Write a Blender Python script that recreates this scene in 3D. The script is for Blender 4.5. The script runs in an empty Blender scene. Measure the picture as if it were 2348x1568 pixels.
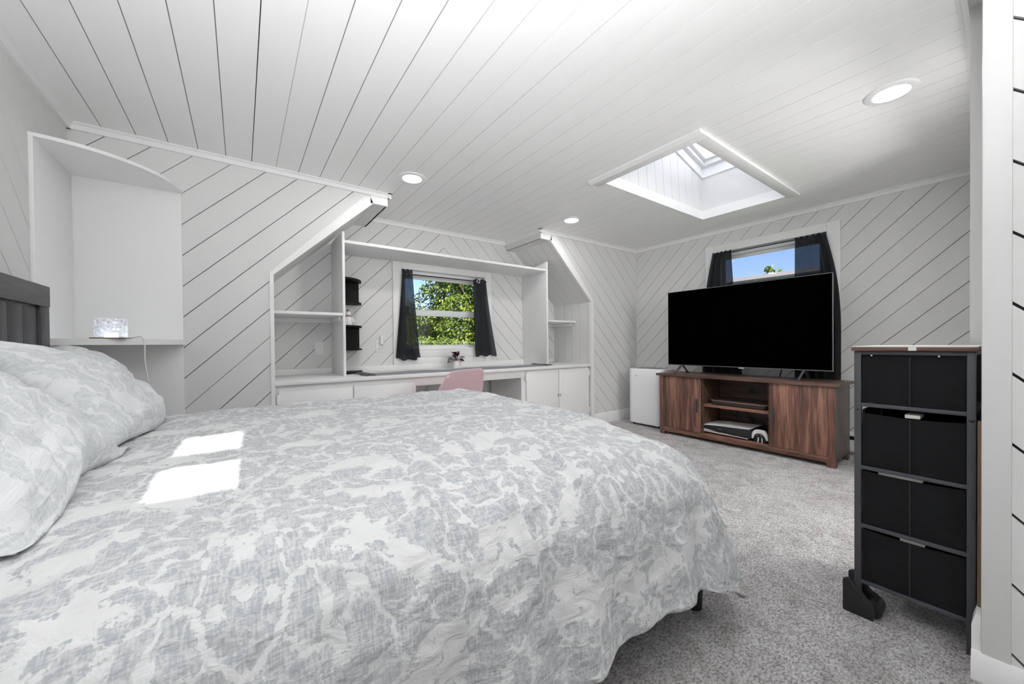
import bpy, bmesh, math, random
from mathutils import Vector, Matrix, noise
random.seed(7)
PI = math.pi
S = bpy.context.scene
COL = S.collection

# ------------------------------------------------------------------ materials
def new_mat(name):
    m = bpy.data.materials.new(name); m.use_nodes = True
    nt = m.node_tree; b = nt.nodes['Principled BSDF']
    return m, nt, b
def N(nt, t, **kw):
    n = nt.nodes.new(t)
    for k, v in kw.items(): setattr(n, k, v)
    return n
def plain(name, col, rough=0.5, metal=0.0, spec=0.5, bump=0.0, bscale=60, var=0.0):
    m, nt, b = new_mat(name)
    b.inputs['Base Color'].default_value = (*col, 1); b.inputs['Roughness'].default_value = rough
    b.inputs['Metallic'].default_value = metal; b.inputs['Specular IOR Level'].default_value = spec
    tc = N(nt, 'ShaderNodeTexCoord')
    if bump or var:
        nz = N(nt, 'ShaderNodeTexNoise'); nz.inputs['Scale'].default_value = bscale; nz.inputs['Detail'].default_value = 4
        nt.links.new(tc.outputs['Object'], nz.inputs['Vector'])
    if bump:
        bp = N(nt, 'ShaderNodeBump'); bp.inputs['Strength'].default_value = bump; bp.inputs['Distance'].default_value = 0.002
        nt.links.new(nz.outputs['Fac'], bp.inputs['Height']); nt.links.new(bp.outputs['Normal'], b.inputs['Normal'])
    if var:
        r = N(nt, 'ShaderNodeValToRGB')
        r.color_ramp.elements[0].position = .3; r.color_ramp.elements[1].position = .7
        r.color_ramp.elements[0].color = (*[c*(1-var) for c in col], 1)
        r.color_ramp.elements[1].color = (*[min(1, c*(1+var)) for c in col], 1)
        nt.links.new(nz.outputs['Fac'], r.inputs['Fac']); nt.links.new(r.outputs['Color'], b.inputs['Base Color'])
    return m
def emis(name, col, strength):
    m, nt, b = new_mat(name)
    b.inputs['Base Color'].default_value = (*col, 1)
    b.inputs['Emission Color'].default_value = (*col, 1); b.inputs['Emission Strength'].default_value = strength
    return m
def wood(name, dark, mid, light, axis='z', scale=1.0, rough=0.45, contrast=1.0):
    m, nt, b = new_mat(name)
    tc = N(nt, 'ShaderNodeTexCoord'); mp = N(nt, 'ShaderNodeMapping')
    sc = {'x': (1.2, 16, 16), 'y': (16, 1.2, 16), 'z': (16, 16, 1.2)}[axis]
    mp.inputs['Scale'].default_value = [s*scale for s in sc]
    nt.links.new(tc.outputs['Object'], mp.inputs['Vector'])
    n1 = N(nt, 'ShaderNodeTexNoise'); n1.inputs['Scale'].default_value = 1.0; n1.inputs['Detail'].default_value = 7; n1.inputs['Distortion'].default_value = 1.1
    n2 = N(nt, 'ShaderNodeTexNoise'); n2.inputs['Scale'].default_value = 5.0; n2.inputs['Detail'].default_value = 5
    nt.links.new(mp.outputs['Vector'], n1.inputs['Vector']); nt.links.new(mp.outputs['Vector'], n2.inputs['Vector'])
    mx = N(nt, 'ShaderNodeMath', operation='MULTIPLY_ADD'); mx.inputs[1].default_value = .35; 
    nt.links.new(n2.outputs['Fac'], mx.inputs[0]); 
    m2 = N(nt, 'ShaderNodeMath', operation='MULTIPLY'); m2.inputs[1].default_value = .75
    nt.links.new(n1.outputs['Fac'], m2.inputs[0]); nt.links.new(m2.outputs[0], mx.inputs[2])
    r = N(nt, 'ShaderNodeValToRGB'); e = r.color_ramp.elements
    e[0].position = .38; e[0].color = (*dark, 1); e[1].position = .68; e[1].color = (*light, 1)
    k = r.color_ramp.elements.new(.53); k.color = (*mid, 1)
    nt.links.new(mx.outputs[0], r.inputs['Fac']); nt.links.new(r.outputs['Color'], b.inputs['Base Color'])
    b.inputs['Roughness'].default_value = rough
    bp = N(nt, 'ShaderNodeBump'); bp.inputs['Strength'].default_value = .15; bp.inputs['Distance'].default_value = .002
    nt.links.new(n2.outputs['Fac'], bp.inputs['Height']); nt.links.new(bp.outputs['Normal'], b.inputs['Normal'])
    return m

M = {}
M['paint'] = plain('white_paint', (.70, .70, .695), .5, bump=.12, bscale=45)
M['paint_smooth'] = plain('white_paint_smooth', (.83, .83, .828), .42, bump=.05, bscale=30)
M['ceiling_paint'] = plain('ceiling_paint', (.87, .87, .865), .5, bump=.1, bscale=45)
M['gap'] = plain('board_gap', (.035, .033, .03), .9)
M['gap_mid'] = plain('board_gap_painted', (.22, .22, .215), .8)
M['gap_light'] = plain('board_gap_filled', (.55, .55, .55), .7)
M['vinyl'] = plain('white_vinyl', (.84, .85, .86), .35)
M['sash'] = plain('grey_white_vinyl', (.74, .75, .78), .4)
M['black_metal'] = plain('black_metal', (.035, .036, .042), .45)
M['grey_metal'] = plain('dark_grey_metal', (.060, .062, .072), .5)
M['chrome'] = plain('chrome', (.75, .75, .75), .2, metal=1)
M['silver'] = plain('silver', (.55, .56, .58), .35, metal=.6)
M['bezel'] = plain('grey_bezel', (.16, .16, .17), .4, metal=.4)
M['black_plastic'] = plain('black_plastic', (.012, .012, .014), .4)
M['fence'] = plain('weathered_fence', (.13, .13, .12), .8)
M['rack_black'] = plain('matte_black', (.007, .007, .008), .6, spec=.2)
M['tv_black'] = plain('tv_black', (.0006, .0006, .0006), .9, spec=.0)
M['bin'] = plain('black_nonwoven', (.0075, .0078, .009), .85, bump=.5, bscale=300, spec=.25)
M['stitch'] = plain('stitch', (.03, .03, .032), .9)
M['ac'] = plain('glossy_white_plastic', (.90, .90, .92), .22)
M['ac_grey'] = plain('grey_plastic', (.25, .25, .26), .4)
M['white_plastic'] = plain('white_plastic', (.82, .82, .82), .4)
M['ceramic'] = plain('white_ceramic', (.80, .80, .80), .3)
M['red'] = plain('red', (.35, .02, .02), .5)
M['velvet'] = None
M['paper'] = plain('paper', (.75, .74, .70), .8)
M['brown_wood'] = wood('raw_wood', (.10, .06, .03), (.17, .11, .055), (.24, .16, .09), 'z', 1.5)
WD = ((.042, .022, .016), (.155, .072, .050), (.33, .165, .115))
M['walnut_z'] = wood('walnut_vertical', *WD, 'z')
M['walnut_y'] = wood('walnut_along', *WD, 'y')
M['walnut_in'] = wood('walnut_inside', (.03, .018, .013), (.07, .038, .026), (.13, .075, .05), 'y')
M['walnut_side'] = wood('walnut_side', (.055, .044, .038), (.085, .068, .058), (.12, .098, .085), 'z', .8)
M['walnut_top'] = wood('walnut_top', (.045, .024, .018), (.095, .05, .036), (.17, .095, .07), 'y')
M['dark_wood'] = wood('dark_stained_wood', (.007, .006, .0075), (.018, .016, .019), (.040, .036, .040), 'z', 1.6)
M['dark_wood_y'] = wood('dark_stained_wood_along', (.019, .017, .019), (.038, .035, .038), (.07, .066, .07), 'y', 1.6)
M['espresso'] = plain('espresso_lacquer', (.030, .022, .019), .3)
M['rim_brown'] = plain('brown_rim', (.22, .13, .11), .25)
M['cable'] = plain('white_cable', (.72, .72, .72), .5)
M['black_cable'] = plain('black_cable', (.01, .01, .01), .5)
M['runner'] = plain('grey_linen', (.60, .60, .63), .8, bump=.15, bscale=400, var=.1)
M['fringe'] = plain('dark_fringe', (.10, .10, .105), .95)
M['led'] = emis('lamp_diffuser', (1.0, .99, .975), 120.0)
M['leaf_dark'] = plain('burgundy_leaf', (.06, .012, .018), .3)
M['leaf_grey'] = plain('silver_leaf', (.30, .30, .31), .4)
M['bark'] = plain('bark', (.10, .06, .04), .9, bump=.5, bscale=20)
M['grass'] = plain('grass', (.10, .18, .03), .9, var=.4, bscale=3)
M['roof'] = plain('roof_shingle', (.17, .155, .15), .9, var=.15, bscale=8)
M['house'] = plain('house_siding', (.62, .60, .56), .8)
M['bed_black'] = plain('bed_frame_black', (.012, .012, .014), .5)
M['skin_white'] = plain('mattress_fabric', (.6, .6, .6), .9)

def velvet():
    m, nt, b = new_mat('pink_velvet')
    b.inputs['Base Color'].default_value = (.82, .64, .66, 1); b.inputs['Roughness'].default_value = .8
    b.inputs['Sheen Weight'].default_value = .6; b.inputs['Sheen Tint'].default_value = (1, .85, .87, 1)
    b.inputs['Sheen Roughness'].default_value = .4
    return m
M['velvet'] = velvet()

def leafmat(name, c0, c1, c2):
    m, nt, b = new_mat(name)
    oi = N(nt, 'ShaderNodeTexCoord'); nz = N(nt, 'ShaderNodeTexNoise'); nz.inputs['Scale'].default_value = 2.2; nz.inputs['Detail'].default_value = 8; nz.inputs['Roughness'].default_value = .8
    nt.links.new(oi.outputs['Object'], nz.inputs['Vector'])
    r = N(nt, 'ShaderNodeValToRGB'); e = r.color_ramp.elements
    e[0].position = .33; e[0].color = (*c0, 1); e[1].position = .62; e[1].color = (*c2, 1)
    k = e.new(.48); k.color = (*c1, 1)
    nt.links.new(nz.outputs['Fac'], r.inputs['Fac']); nt.links.new(r.outputs['Color'], b.inputs['Base Color'])
    b.inputs['Roughness'].default_value = .55
    tr = N(nt, 'ShaderNodeBsdfTranslucent'); nt.links.new(r.outputs['Color'], tr.inputs['Color'])
    mx = N(nt, 'ShaderNodeMixShader'); mx.inputs[0].default_value = .35
    nt.links.new(b.outputs[0], mx.inputs[1]); nt.links.new(tr.outputs[0], mx.inputs[2])
    nt.links.new(mx.outputs[0], nt.nodes['Material Output'].inputs['Surface'])
    return m
M['leaf'] = leafmat('tree_leaves', (.016, .036, .004), (.085, .135, .015), (.24, .27, .04))

def curtain_mat():
    m, nt, b = new_mat('sheer_black_curtain')
    b.inputs['Base Color'].default_value = (.022, .023, .027, 1); b.inputs['Roughness'].default_value = .85
    tr = N(nt, 'ShaderNodeBsdfTransparent'); tr.inputs['Color'].default_value = (.75, .8, .85, 1)
    tc = N(nt, 'ShaderNodeTexCoord'); wv = N(nt, 'ShaderNodeTexNoise'); wv.inputs['Scale'].default_value = 30
    mp = N(nt, 'ShaderNodeMapping'); mp.inputs['Scale'].default_value = (.4, .4, 6)
    nt.links.new(tc.outputs['Object'], mp.inputs['Vector']); nt.links.new(mp.outputs['Vector'], wv.inputs['Vector'])
    mr = N(nt, 'ShaderNodeMapRange'); mr.inputs['From Min'].default_value = .3; mr.inputs['From Max'].default_value = .7
    mr.inputs['To Min'].default_value = .09; mr.inputs['To Max'].default_value = .13
    nt.links.new(wv.outputs['Fac'], mr.inputs['Value'])
    mx = N(nt, 'ShaderNodeMixShader'); nt.links.new(mr.outputs['Result'], mx.inputs[0])
    nt.links.new(b.outputs[0], mx.inputs[1]); nt.links.new(tr.outputs[0], mx.inputs[2])
    nt.links.new(mx.outputs[0], nt.nodes['Material Output'].inputs['Surface'])
    return m
M['curtain'] = curtain_mat()

def pane_mat():
    m, nt, b = new_mat('window_glass')
    nt.nodes.remove(b)
    t = N(nt, 'ShaderNodeBsdfTransparent'); t.inputs['Color'].default_value = (.97, .98, .98, 1)
    g = N(nt, 'ShaderNodeBsdfGlossy'); g.inputs['Roughness'].default_value = .02
    f = N(nt, 'ShaderNodeFresnel'); f.inputs['IOR'].default_value = 1.25
    mx = N(nt, 'ShaderNodeMixShader'); nt.links.new(f.outputs[0], mx.inputs[0])
    nt.links.new(t.outputs[0], mx.inputs[1]); nt.links.new(g.outputs[0], mx.inputs[2])
    nt.links.new(mx.outputs[0], nt.nodes['Material Output'].inputs['Surface'])
    return m
M['glass'] = pane_mat()
def frosted_mat():
    m, nt, b = new_mat('frosted_skylight')
    nt.nodes.remove(b)
    t = N(nt, 'ShaderNodeBsdfTranslucent'); t.inputs['Color'].default_value = (.95, .96, .97, 1)
    p = N(nt, 'ShaderNodeBsdfTransparent'); p.inputs['Color'].default_value = (.9, .93, .96, 1)
    mx = N(nt, 'ShaderNodeMixShader'); mx.inputs[0].default_value = .03
    nt.links.new(t.outputs[0], mx.inputs[1]); nt.links.new(p.outputs[0], mx.inputs[2])
    nt.links.new(mx.outputs[0], nt.nodes['Material Output'].inputs['Surface'])
    return m
M['frosted'] = frosted_mat()
def lampglass_mat():
    m, nt, b = new_mat('textured_glass')
    tc = N(nt, 'ShaderNodeTexCoord'); v = N(nt, 'ShaderNodeTexVoronoi'); v.inputs['Scale'].default_value = 55
    nz = N(nt, 'ShaderNodeTexNoise'); nz.inputs['Scale'].default_value = 25
    nt.links.new(tc.outputs['Object'], nz.inputs['Vector'])
    ad = N(nt, 'ShaderNodeVectorMath', operation='MULTIPLY_ADD'); ad.inputs[1].default_value = (.05, .05, .05)
    nt.links.new(nz.outputs['Color'], ad.inputs[0]); nt.links.new(tc.outputs['Object'], ad.inputs[2])
    nt.links.new(ad.outputs[0], v.inputs['Vector'])
    bp = N(nt, 'ShaderNodeBump'); bp.inputs['Strength'].default_value = 1; bp.inputs['Distance'].default_value = .006
    nt.links.new(v.outputs['Distance'], bp.inputs['Height'])
    g = N(nt, 'ShaderNodeBsdfGlossy'); g.inputs['Roughness'].default_value = .15
    t = N(nt, 'ShaderNodeBsdfTransparent'); t.inputs['Color'].default_value = (.95, .97, 1, 1)
    tl = N(nt, 'ShaderNodeBsdfTranslucent'); tl.inputs['Color'].default_value = (.98, .985, 1, 1)
    for n in (g, tl): nt.links.new(bp.outputs['Normal'], n.inputs['Normal'])
    a = N(nt, 'ShaderNodeMixShader'); a.inputs[0].default_value = .68
    nt.links.new(g.outputs[0], a.inputs[1]); nt.links.new(tl.outputs[0], a.inputs[2])
    mr = N(nt, 'ShaderNodeMapRange'); mr.inputs['From Max'].default_value = .6; mr.inputs['To Min'].default_value = .75; mr.inputs['To Max'].default_value = .25
    nt.links.new(v.outputs['Distance'], mr.inputs['Value'])
    mx = N(nt, 'ShaderNodeMixShader'); nt.links.new(mr.outputs['Result'], mx.inputs[0])
    nt.links.new(a.outputs[0], mx.inputs[1]); nt.links.new(t.outputs[0], mx.inputs[2])
    nt.links.new(mx.outputs[0], nt.nodes['Material Output'].inputs['Surface'])
    return m
M['lampglass'] = lampglass_mat()
M['lampcore'] = emis('lamp_core', (.80, .86, 1.0), 8.0)

def carpet_mat():
    m, nt, b = new_mat('carpet')
    tc = N(nt, 'ShaderNodeTexCoord')
    mp = N(nt, 'ShaderNodeMapping'); mp.inputs['Rotation'].default_value = (0, 0, .9); mp.inputs['Scale'].default_value = (1, 1.7, 1)
    nt.links.new(tc.outputs['Object'], mp.inputs['Vector'])
    a = N(nt, 'ShaderNodeTexNoise'); a.inputs['Scale'].default_value = 95; a.inputs['Detail'].default_value = 5; a.inputs['Roughness'].default_value = .75
    c = N(nt, 'ShaderNodeTexNoise'); c.inputs['Scale'].default_value = 6; c.inputs['Detail'].default_value = 4; c.inputs['Distortion'].default_value = 1.5
    nt.links.new(mp.outputs['Vector'], a.inputs['Vector']); nt.links.new(tc.outputs['Object'], c.inputs['Vector'])
    r = N(nt, 'ShaderNodeValToRGB'); e = r.color_ramp.elements
    e[0].position = .36; e[0].color = (.27, .255, .255, 1); e[1].position = .58; e[1].color = (.86, .84, .845, 1)
    nt.links.new(a.outputs['Fac'], r.inputs['Fac'])
    r2 = N(nt, 'ShaderNodeValToRGB'); e = r2.color_ramp.elements
    e[0].position = .32; e[0].color = (.74, .73, .72, 1); e[1].position = .6; e[1].color = (1, 1, 1, 1)
    nt.links.new(c.outputs['Fac'], r2.inputs['Fac'])
    mu = N(nt, 'ShaderNodeMix', data_type='RGBA', blend_type='MULTIPLY'); mu.inputs['Factor'].default_value = 1
    nt.links.new(r.outputs['Color'], mu.inputs['A']); nt.links.new(r2.outputs['Color'], mu.inputs['B'])
    nt.links.new(mu.outputs['Result'], b.inputs['Base Color'])
    b.inputs['Roughness'].default_value = .95; b.inputs['Specular IOR Level'].default_value = .1
    bp = N(nt, 'ShaderNodeBump'); bp.inputs['Strength'].default_value = .9; bp.inputs['Distance'].default_value = .012
    nt.links.new(a.outputs['Fac'], bp.inputs['Height']); nt.links.new(bp.outputs['Normal'], b.inputs['Normal'])
    return m
M['carpet'] = carpet_mat()

def damask_mat(name, base, motif, tile=.46, seed=0.0):
    m, nt, b = new_mat(name)
    uv = N(nt, 'ShaderNodeTexCoord')
    sep = N(nt, 'ShaderNodeSeparateXYZ'); nt.links.new(uv.outputs['UV'], sep.inputs[0])
    def math2(op, a, bb=None, c=None):
        n = N(nt, 'ShaderNodeMath', operation=op)
        for i, x in enumerate((a, bb, c)):
            if x is None: continue
            if isinstance(x, (int, float)): n.inputs[i].default_value = x
            else: nt.links.new(x, n.inputs[i])
        return n.outputs[0]
    # mirror-repeat across x gives the facing scrolls of a woven floral
    u = math2('PINGPONG', sep.outputs[0], tile)
    v = math2('MODULO', math2('ADD', sep.outputs[1], 10*tile), tile*3.1)
    comb = N(nt, 'ShaderNodeCombineXYZ'); nt.links.new(u, comb.inputs[0]); nt.links.new(v, comb.inputs[1]); comb.inputs[2].default_value = seed
    w = N(nt, 'ShaderNodeTexNoise'); w.inputs['Scale'].default_value = 5.5; w.inputs['Detail'].default_value = 1.5
    nt.links.new(comb.outputs[0], w.inputs['Vector'])
    ma = N(nt, 'ShaderNodeVectorMath', operation='MULTIPLY_ADD'); ma.inputs[1].default_value = (.17, .17, 0)
    nt.links.new(w.outputs['Color'], ma.inputs[0]); nt.links.new(comb.outputs[0], ma.inputs[2])
    w2 = N(nt, 'ShaderNodeTexNoise'); w2.inputs['Scale'].default_value = 30; w2.inputs['Detail'].default_value = 5; w2.inputs['Roughness'].default_value = .65
    nt.links.new(comb.outputs[0], w2.inputs['Vector'])
    mb = N(nt, 'ShaderNodeVectorMath', operation='MULTIPLY_ADD'); mb.inputs[1].default_value = (.065, .065, 0)
    nt.links.new(w2.outputs['Color'], mb.inputs[0]); nt.links.new(ma.outputs[0], mb.inputs[2])
    def vor(scale, feat):
        v = N(nt, 'ShaderNodeTexVoronoi', feature=feat, voronoi_dimensions='2D'); v.inputs['Scale'].default_value = scale
        nt.links.new(mb.outputs[0], v.inputs['Vector']); return v
    def sstep(x, lo, hi, o0=0.0, o1=1.0):
        m = N(nt, 'ShaderNodeMapRange', interpolation_type='SMOOTHSTEP'); m.inputs['From Min'].default_value = lo; m.inputs['From Max'].default_value = hi
        m.inputs['To Min'].default_value = o0; m.inputs['To Max'].default_value = o1; nt.links.new(x, m.inputs['Value']); return m.outputs['Result']
    e1 = sstep(vor(13.5, 'DISTANCE_TO_EDGE').outputs['Distance'], .07, .12)
    cs = N(nt, 'ShaderNodeSeparateColor'); nt.links.new(vor(13.5, 'F1').outputs['Color'], cs.inputs[0])
    e2 = sstep(cs.outputs[0], .18, .22)
    e3 = sstep(vor(34, 'DISTANCE_TO_EDGE').outputs['Distance'], .02, .14, .55, 1)
    body = math2('MULTIPLY', math2('MULTIPLY', e1, e2), e3)
    body = math2('MAXIMUM', body, math2('MULTIPLY', sstep(vor(26, 'DISTANCE_TO_EDGE').outputs['Distance'], .22, .28), math2('SUBTRACT', 1, e1)))
    # fine ink texture inside the motif
    th = N(nt, 'ShaderNodeMapping'); th.inputs['Scale'].default_value = (260, 40, 1); nt.links.new(uv.outputs['UV'], th.inputs['Vector'])
    tn = N(nt, 'ShaderNodeTexNoise'); tn.inputs['Scale'].default_value = 1; tn.inputs['Detail'].default_value = 3; nt.links.new(th.outputs[0], tn.inputs['Vector'])
    th2 = N(nt, 'ShaderNodeMapping'); th2.inputs['Scale'].default_value = (40, 260, 1); nt.links.new(uv.outputs['UV'], th2.inputs['Vector'])
    tn2 = N(nt, 'ShaderNodeTexNoise'); tn2.inputs['Scale'].default_value = 1; tn2.inputs['Detail'].default_value = 3; nt.links.new(th2.outputs[0], tn2.inputs['Vector'])
    ink = math2('MULTIPLY', math2('ADD', tn.outputs['Fac'], tn2.outputs['Fac']), .5)
    ink2 = N(nt, 'ShaderNodeMapRange'); ink2.inputs['From Min'].default_value = .36; ink2.inputs['From Max'].default_value = .56; ink2.inputs['To Min'].default_value = .25; ink2.inputs['To Max'].default_value = 1
    nt.links.new(ink, ink2.inputs['Value'])
    fac = math2('MULTIPLY', body, ink2.outputs['Result'])
    mx = N(nt, 'ShaderNodeMix', data_type='RGBA'); nt.links.new(fac, mx.inputs['Factor'])
    mx.inputs['A'].default_value = (*base, 1); mx.inputs['B'].default_value = (*motif, 1)
    nt.links.new(mx.outputs['Result'], b.inputs['Base Color'])
    b.inputs['Roughness'].default_value = .9; b.inputs['Specular IOR Level'].default_value = .2
    b.inputs['Sheen Weight'].default_value = .15
    # crumple
    cm = N(nt, 'ShaderNodeMapping'); cm.inputs['Scale'].default_value = (14, 26, 1); cm.inputs['Rotation'].default_value = (0, 0, .35); nt.links.new(uv.outputs['UV'], cm.inputs['Vector'])
    cn = N(nt, 'ShaderNodeTexNoise'); cn.inputs['Scale'].default_value = 1; cn.inputs['Detail'].default_value = 6; cn.inputs['Distortion'].default_value = .8; nt.links.new(cm.outputs[0], cn.inputs['Vector'])
    bp = N(nt, 'ShaderNodeBump'); bp.inputs['Strength'].default_value = .7; bp.inputs['Distance'].default_value = .012
    nt.links.new(cn.outputs['Fac'], bp.inputs['Height'])
    bp2 = N(nt, 'ShaderNodeBump'); bp2.inputs['Strength'].default_value = .25; bp2.inputs['Distance'].default_value = .002
    nt.links.new(ink, bp2.inputs['Height']); nt.links.new(bp.outputs['Normal'], bp2.inputs['Normal'])
    nt.links.new(bp2.outputs['Normal'], b.inputs['Normal'])
    return m
M['duvet'] = damask_mat('floral_duvet', (.635, .635, .636), (.365, .38, .402))
M['pillowcase'] = damask_mat('floral_pillowcase', (.71, .72, .73), (.54, .565, .58), tile=.40, seed=3.3)

# ------------------------------------------------------------------ mesh helpers
WLOC = {}
def new_bm(): return bmesh.new()
def box(bm, x0, x1, y0, y1, z0, z1, bev=0.0, seg=2, mi=0):
    if x1 < x0: x0, x1 = x1, x0
    if y1 < y0: y0, y1 = y1, y0
    if z1 < z0: z0, z1 = z1, z0
    v = [bm.verts.new(p) for p in ((x0,y0,z0),(x1,y0,z0),(x1,y1,z0),(x0,y1,z0),(x0,y0,z1),(x1,y0,z1),(x1,y1,z1),(x0,y1,z1))]
    fs = [bm.faces.new([v[i] for i in q]) for q in ((0,3,2,1),(4,5,6,7),(0,1,5,4),(1,2,6,5),(2,3,7,6),(3,0,4,7))]
    for f in fs: f.material_index = mi
    if bev > 0:
        es = list({e for f in fs for e in f.edges})
        r = bmesh.ops.bevel(bm, geom=es, offset=bev, segments=seg, profile=.5, affect='EDGES')
        for f in r['faces']: f.material_index = mi
    return bm
def boxed(x0, x1, y0, y1, z0, z1, bev=0.0, seg=2): return box(new_bm(), x0, x1, y0, y1, z0, z1, bev, seg)
def prism(bm, pts, axis, a0, a1, bev=0.0, seg=2, mi=0):
    """polygon pts in the two other axes (cyclic order), extruded along axis from a0 to a1"""
    def P(p, a):
        if axis == 'x': return (a, p[0], p[1])
        if axis == 'y': return (p[0], a, p[1])
        return (p[0], p[1], a)
    va = [bm.verts.new(P(p, a0)) for p in pts]; vb = [bm.verts.new(P(p, a1)) for p in pts]
    n = len(pts); fs = [bm.faces.new(va), bm.faces.new(vb[::-1])]
    for i in range(n): fs.append(bm.faces.new([va[i], vb[i], vb[(i+1) % n], va[(i+1) % n]]))
    bmesh.ops.recalc_face_normals(bm, faces=fs)
    for f in fs: f.material_index = mi
    if bev > 0:
        es = list({e for f in fs for e in f.edges})
        bmesh.ops.bevel(bm, geom=es, offset=bev, segments=seg, profile=.5, affect='EDGES')
    return bm
def lathe(bm, prof, cx, cy, n=32, cap=True, mi=0):
    rings = []
    for r, z in prof:
        rings.append([bm.verts.new((cx + r*math.cos(2*PI*i/n), cy + r*math.sin(2*PI*i/n), z)) for i in range(n)])
    fs = []
    for a, b in zip(rings, rings[1:]):
        for i in range(n): fs.append(bm.faces.new([a[i], a[(i+1) % n], b[(i+1) % n], b[i]]))
    if cap:
        fs.append(bm.faces.new(rings[0][::-1])); fs.append(bm.faces.new(rings[-1]))
    for f in fs: f.material_index = mi
    return bm
def tube(bm, pts, r, n=8, cap=True, mi=0):
    pts = [Vector(p) for p in pts]; rings = []
    up = Vector((0, 0, 1)); prev = None
    for i, p in enumerate(pts):
        t = (pts[min(i+1, len(pts)-1)] - pts[max(i-1, 0)]).normalized()
        if prev is None:
            a = t.orthogonal().normalized()
        else:
            a = (prev - t*prev.dot(t)).normalized()
        prev = a; b = t.cross(a)
        rr = r[i] if isinstance(r, (list, tuple)) else r
        rings.append([bm.verts.new(p + a*rr*math.cos(2*PI*k/n) + b*rr*math.sin(2*PI*k/n)) for k in range(n)])
    fs = []
    for a, b in zip(rings, rings[1:]):
        for k in range(n): fs.append(bm.faces.new([a[k], a[(k+1) % n], b[(k+1) % n], b[k]]))
    if cap: fs.append(bm.faces.new(rings[0][::-1])); fs.append(bm.faces.new(rings[-1]))
    for f in fs: f.material_index = mi
    return bm
def spline(pts, n=12):
    pts = [Vector(p) for p in pts]; out = []
    P = [pts[0]*2 - pts[1]] + pts + [pts[-1]*2 - pts[-2]]
    for i in range(1, len(P)-2):
        for k in range(n):
            t = k/n; a, b, c, d = P[i-1], P[i], P[i+1], P[i+2]
            out.append(.5*((2*b) + (c-a)*t + (2*a-5*b+4*c-d)*t*t + (3*b-a-3*c+d)*t**3))
    out.append(pts[-1]); return out
def ball(bm, c, r, sx=1, sy=1, sz=1, seg=24, ring=14, mi=0):
    m = Matrix.Translation(c) @ Matrix.Diagonal((r*sx, r*sy, r*sz, 1))
    g = bmesh.ops.create_uvsphere(bm, u_segments=seg, v_segments=ring, radius=1, matrix=m)
    for v in g['verts']:
        for f in v.link_faces: f.material_index = mi
    return bm
def grid(bm, f, nu, nv, uv=None, mi=0, wrap=False):
    vs = [[bm.verts.new(f(i/nu, j/nv)) for j in range(nv+1)] for i in range(nu+1)]
    lay = bm.loops.layers.uv.verify() if uv else None
    for i in range(nu):
        for j in range(nv):
            fc = bm.faces.new([vs[i][j], vs[i+1][j], vs[i+1][j+1], vs[i][j+1]]); fc.material_index = mi
            if uv:
                for l, (a, b) in zip(fc.loops, ((i, j), (i+1, j), (i+1, j+1), (i, j+1))): l[lay].uv = uv(a/nu, b/nv)
    return vs
def xform(bm, m):
    bmesh.ops.transform(bm, matrix=m, verts=bm.verts); return bm

def obj(name, bm, mat, parent=None, label=None, cat=None, group=None, kind=None, smooth=True, ang=40, base=None):
    bm.verts.ensure_lookup_table()
    xs = [v.co.x for v in bm.verts]; ys = [v.co.y for v in bm.verts]; zs = [v.co.z for v in bm.verts]
    c = Vector(base) if base else Vector(((min(xs)+max(xs))/2, (min(ys)+max(ys))/2, min(zs)))
    for v in bm.verts: v.co -= c
    me = bpy.data.meshes.new(name); bm.to_mesh(me); bm.free()
    for m in (mat if isinstance(mat, (list, tuple)) else [mat]): me.materials.append(m)
    if smooth:
        me.polygons.foreach_set('use_smooth', [True]*len(me.polygons)); me.set_sharp_from_angle(angle=math.radians(ang))
    o = bpy.data.objects.new(name, me); COL.objects.link(o); WLOC[o] = c.copy()
    if parent is not None:
        o.parent = parent; o.location = c - WLOC[parent]
    else: o.location = c
    tag(o, label, cat, group, kind); return o
def tag(o, label=None, cat=None, group=None, kind=None):
    if label: o['label'] = label
    if cat: o['category'] = cat
    if group: o['group'] = group
    if kind: o['kind'] = kind
    return o
def thing(name, loc, label=None, cat=None, group=None, kind=None):
    o = bpy.data.objects.new(name, None); o.empty_display_size = .1; COL.objects.link(o)
    o.location = loc; WLOC[o] = Vector(loc); return tag(o, label, cat, group, kind)
def struct(name, bm, mat, **kw): return obj(name, bm, mat, kind='structure', **kw)
def dup(root, delta, label, group=None):
    r = root.copy(); COL.objects.link(r); r.location = root.location + Vector(delta); r['label'] = label
    if group: r['group'] = group
    for ch in list(root.children):
        c = ch.copy(); COL.objects.link(c); c.parent = r
        for g in list(ch.children):
            d = g.copy(); COL.objects.link(d); d.parent = c
    WLOC[r] = WLOC[root] + Vector(delta); return r
def text_bm(txt, size, depth=.0005):
    cu = bpy.data.curves.new('t', 'FONT'); cu.body = txt; cu.size = size; cu.extrude = depth; cu.align_x = 'CENTER'; cu.align_y = 'CENTER'
    o = bpy.data.objects.new('t', cu); COL.objects.link(o)
    dg = bpy.context.evaluated_depsgraph_get(); me = bpy.data.meshes.new_from_object(o.evaluated_get(dg))
    bm = new_bm(); bm.from_mesh(me); bpy.data.objects.remove(o); bpy.data.meshes.remove(me); bpy.data.curves.remove(cu); return bm

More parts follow.
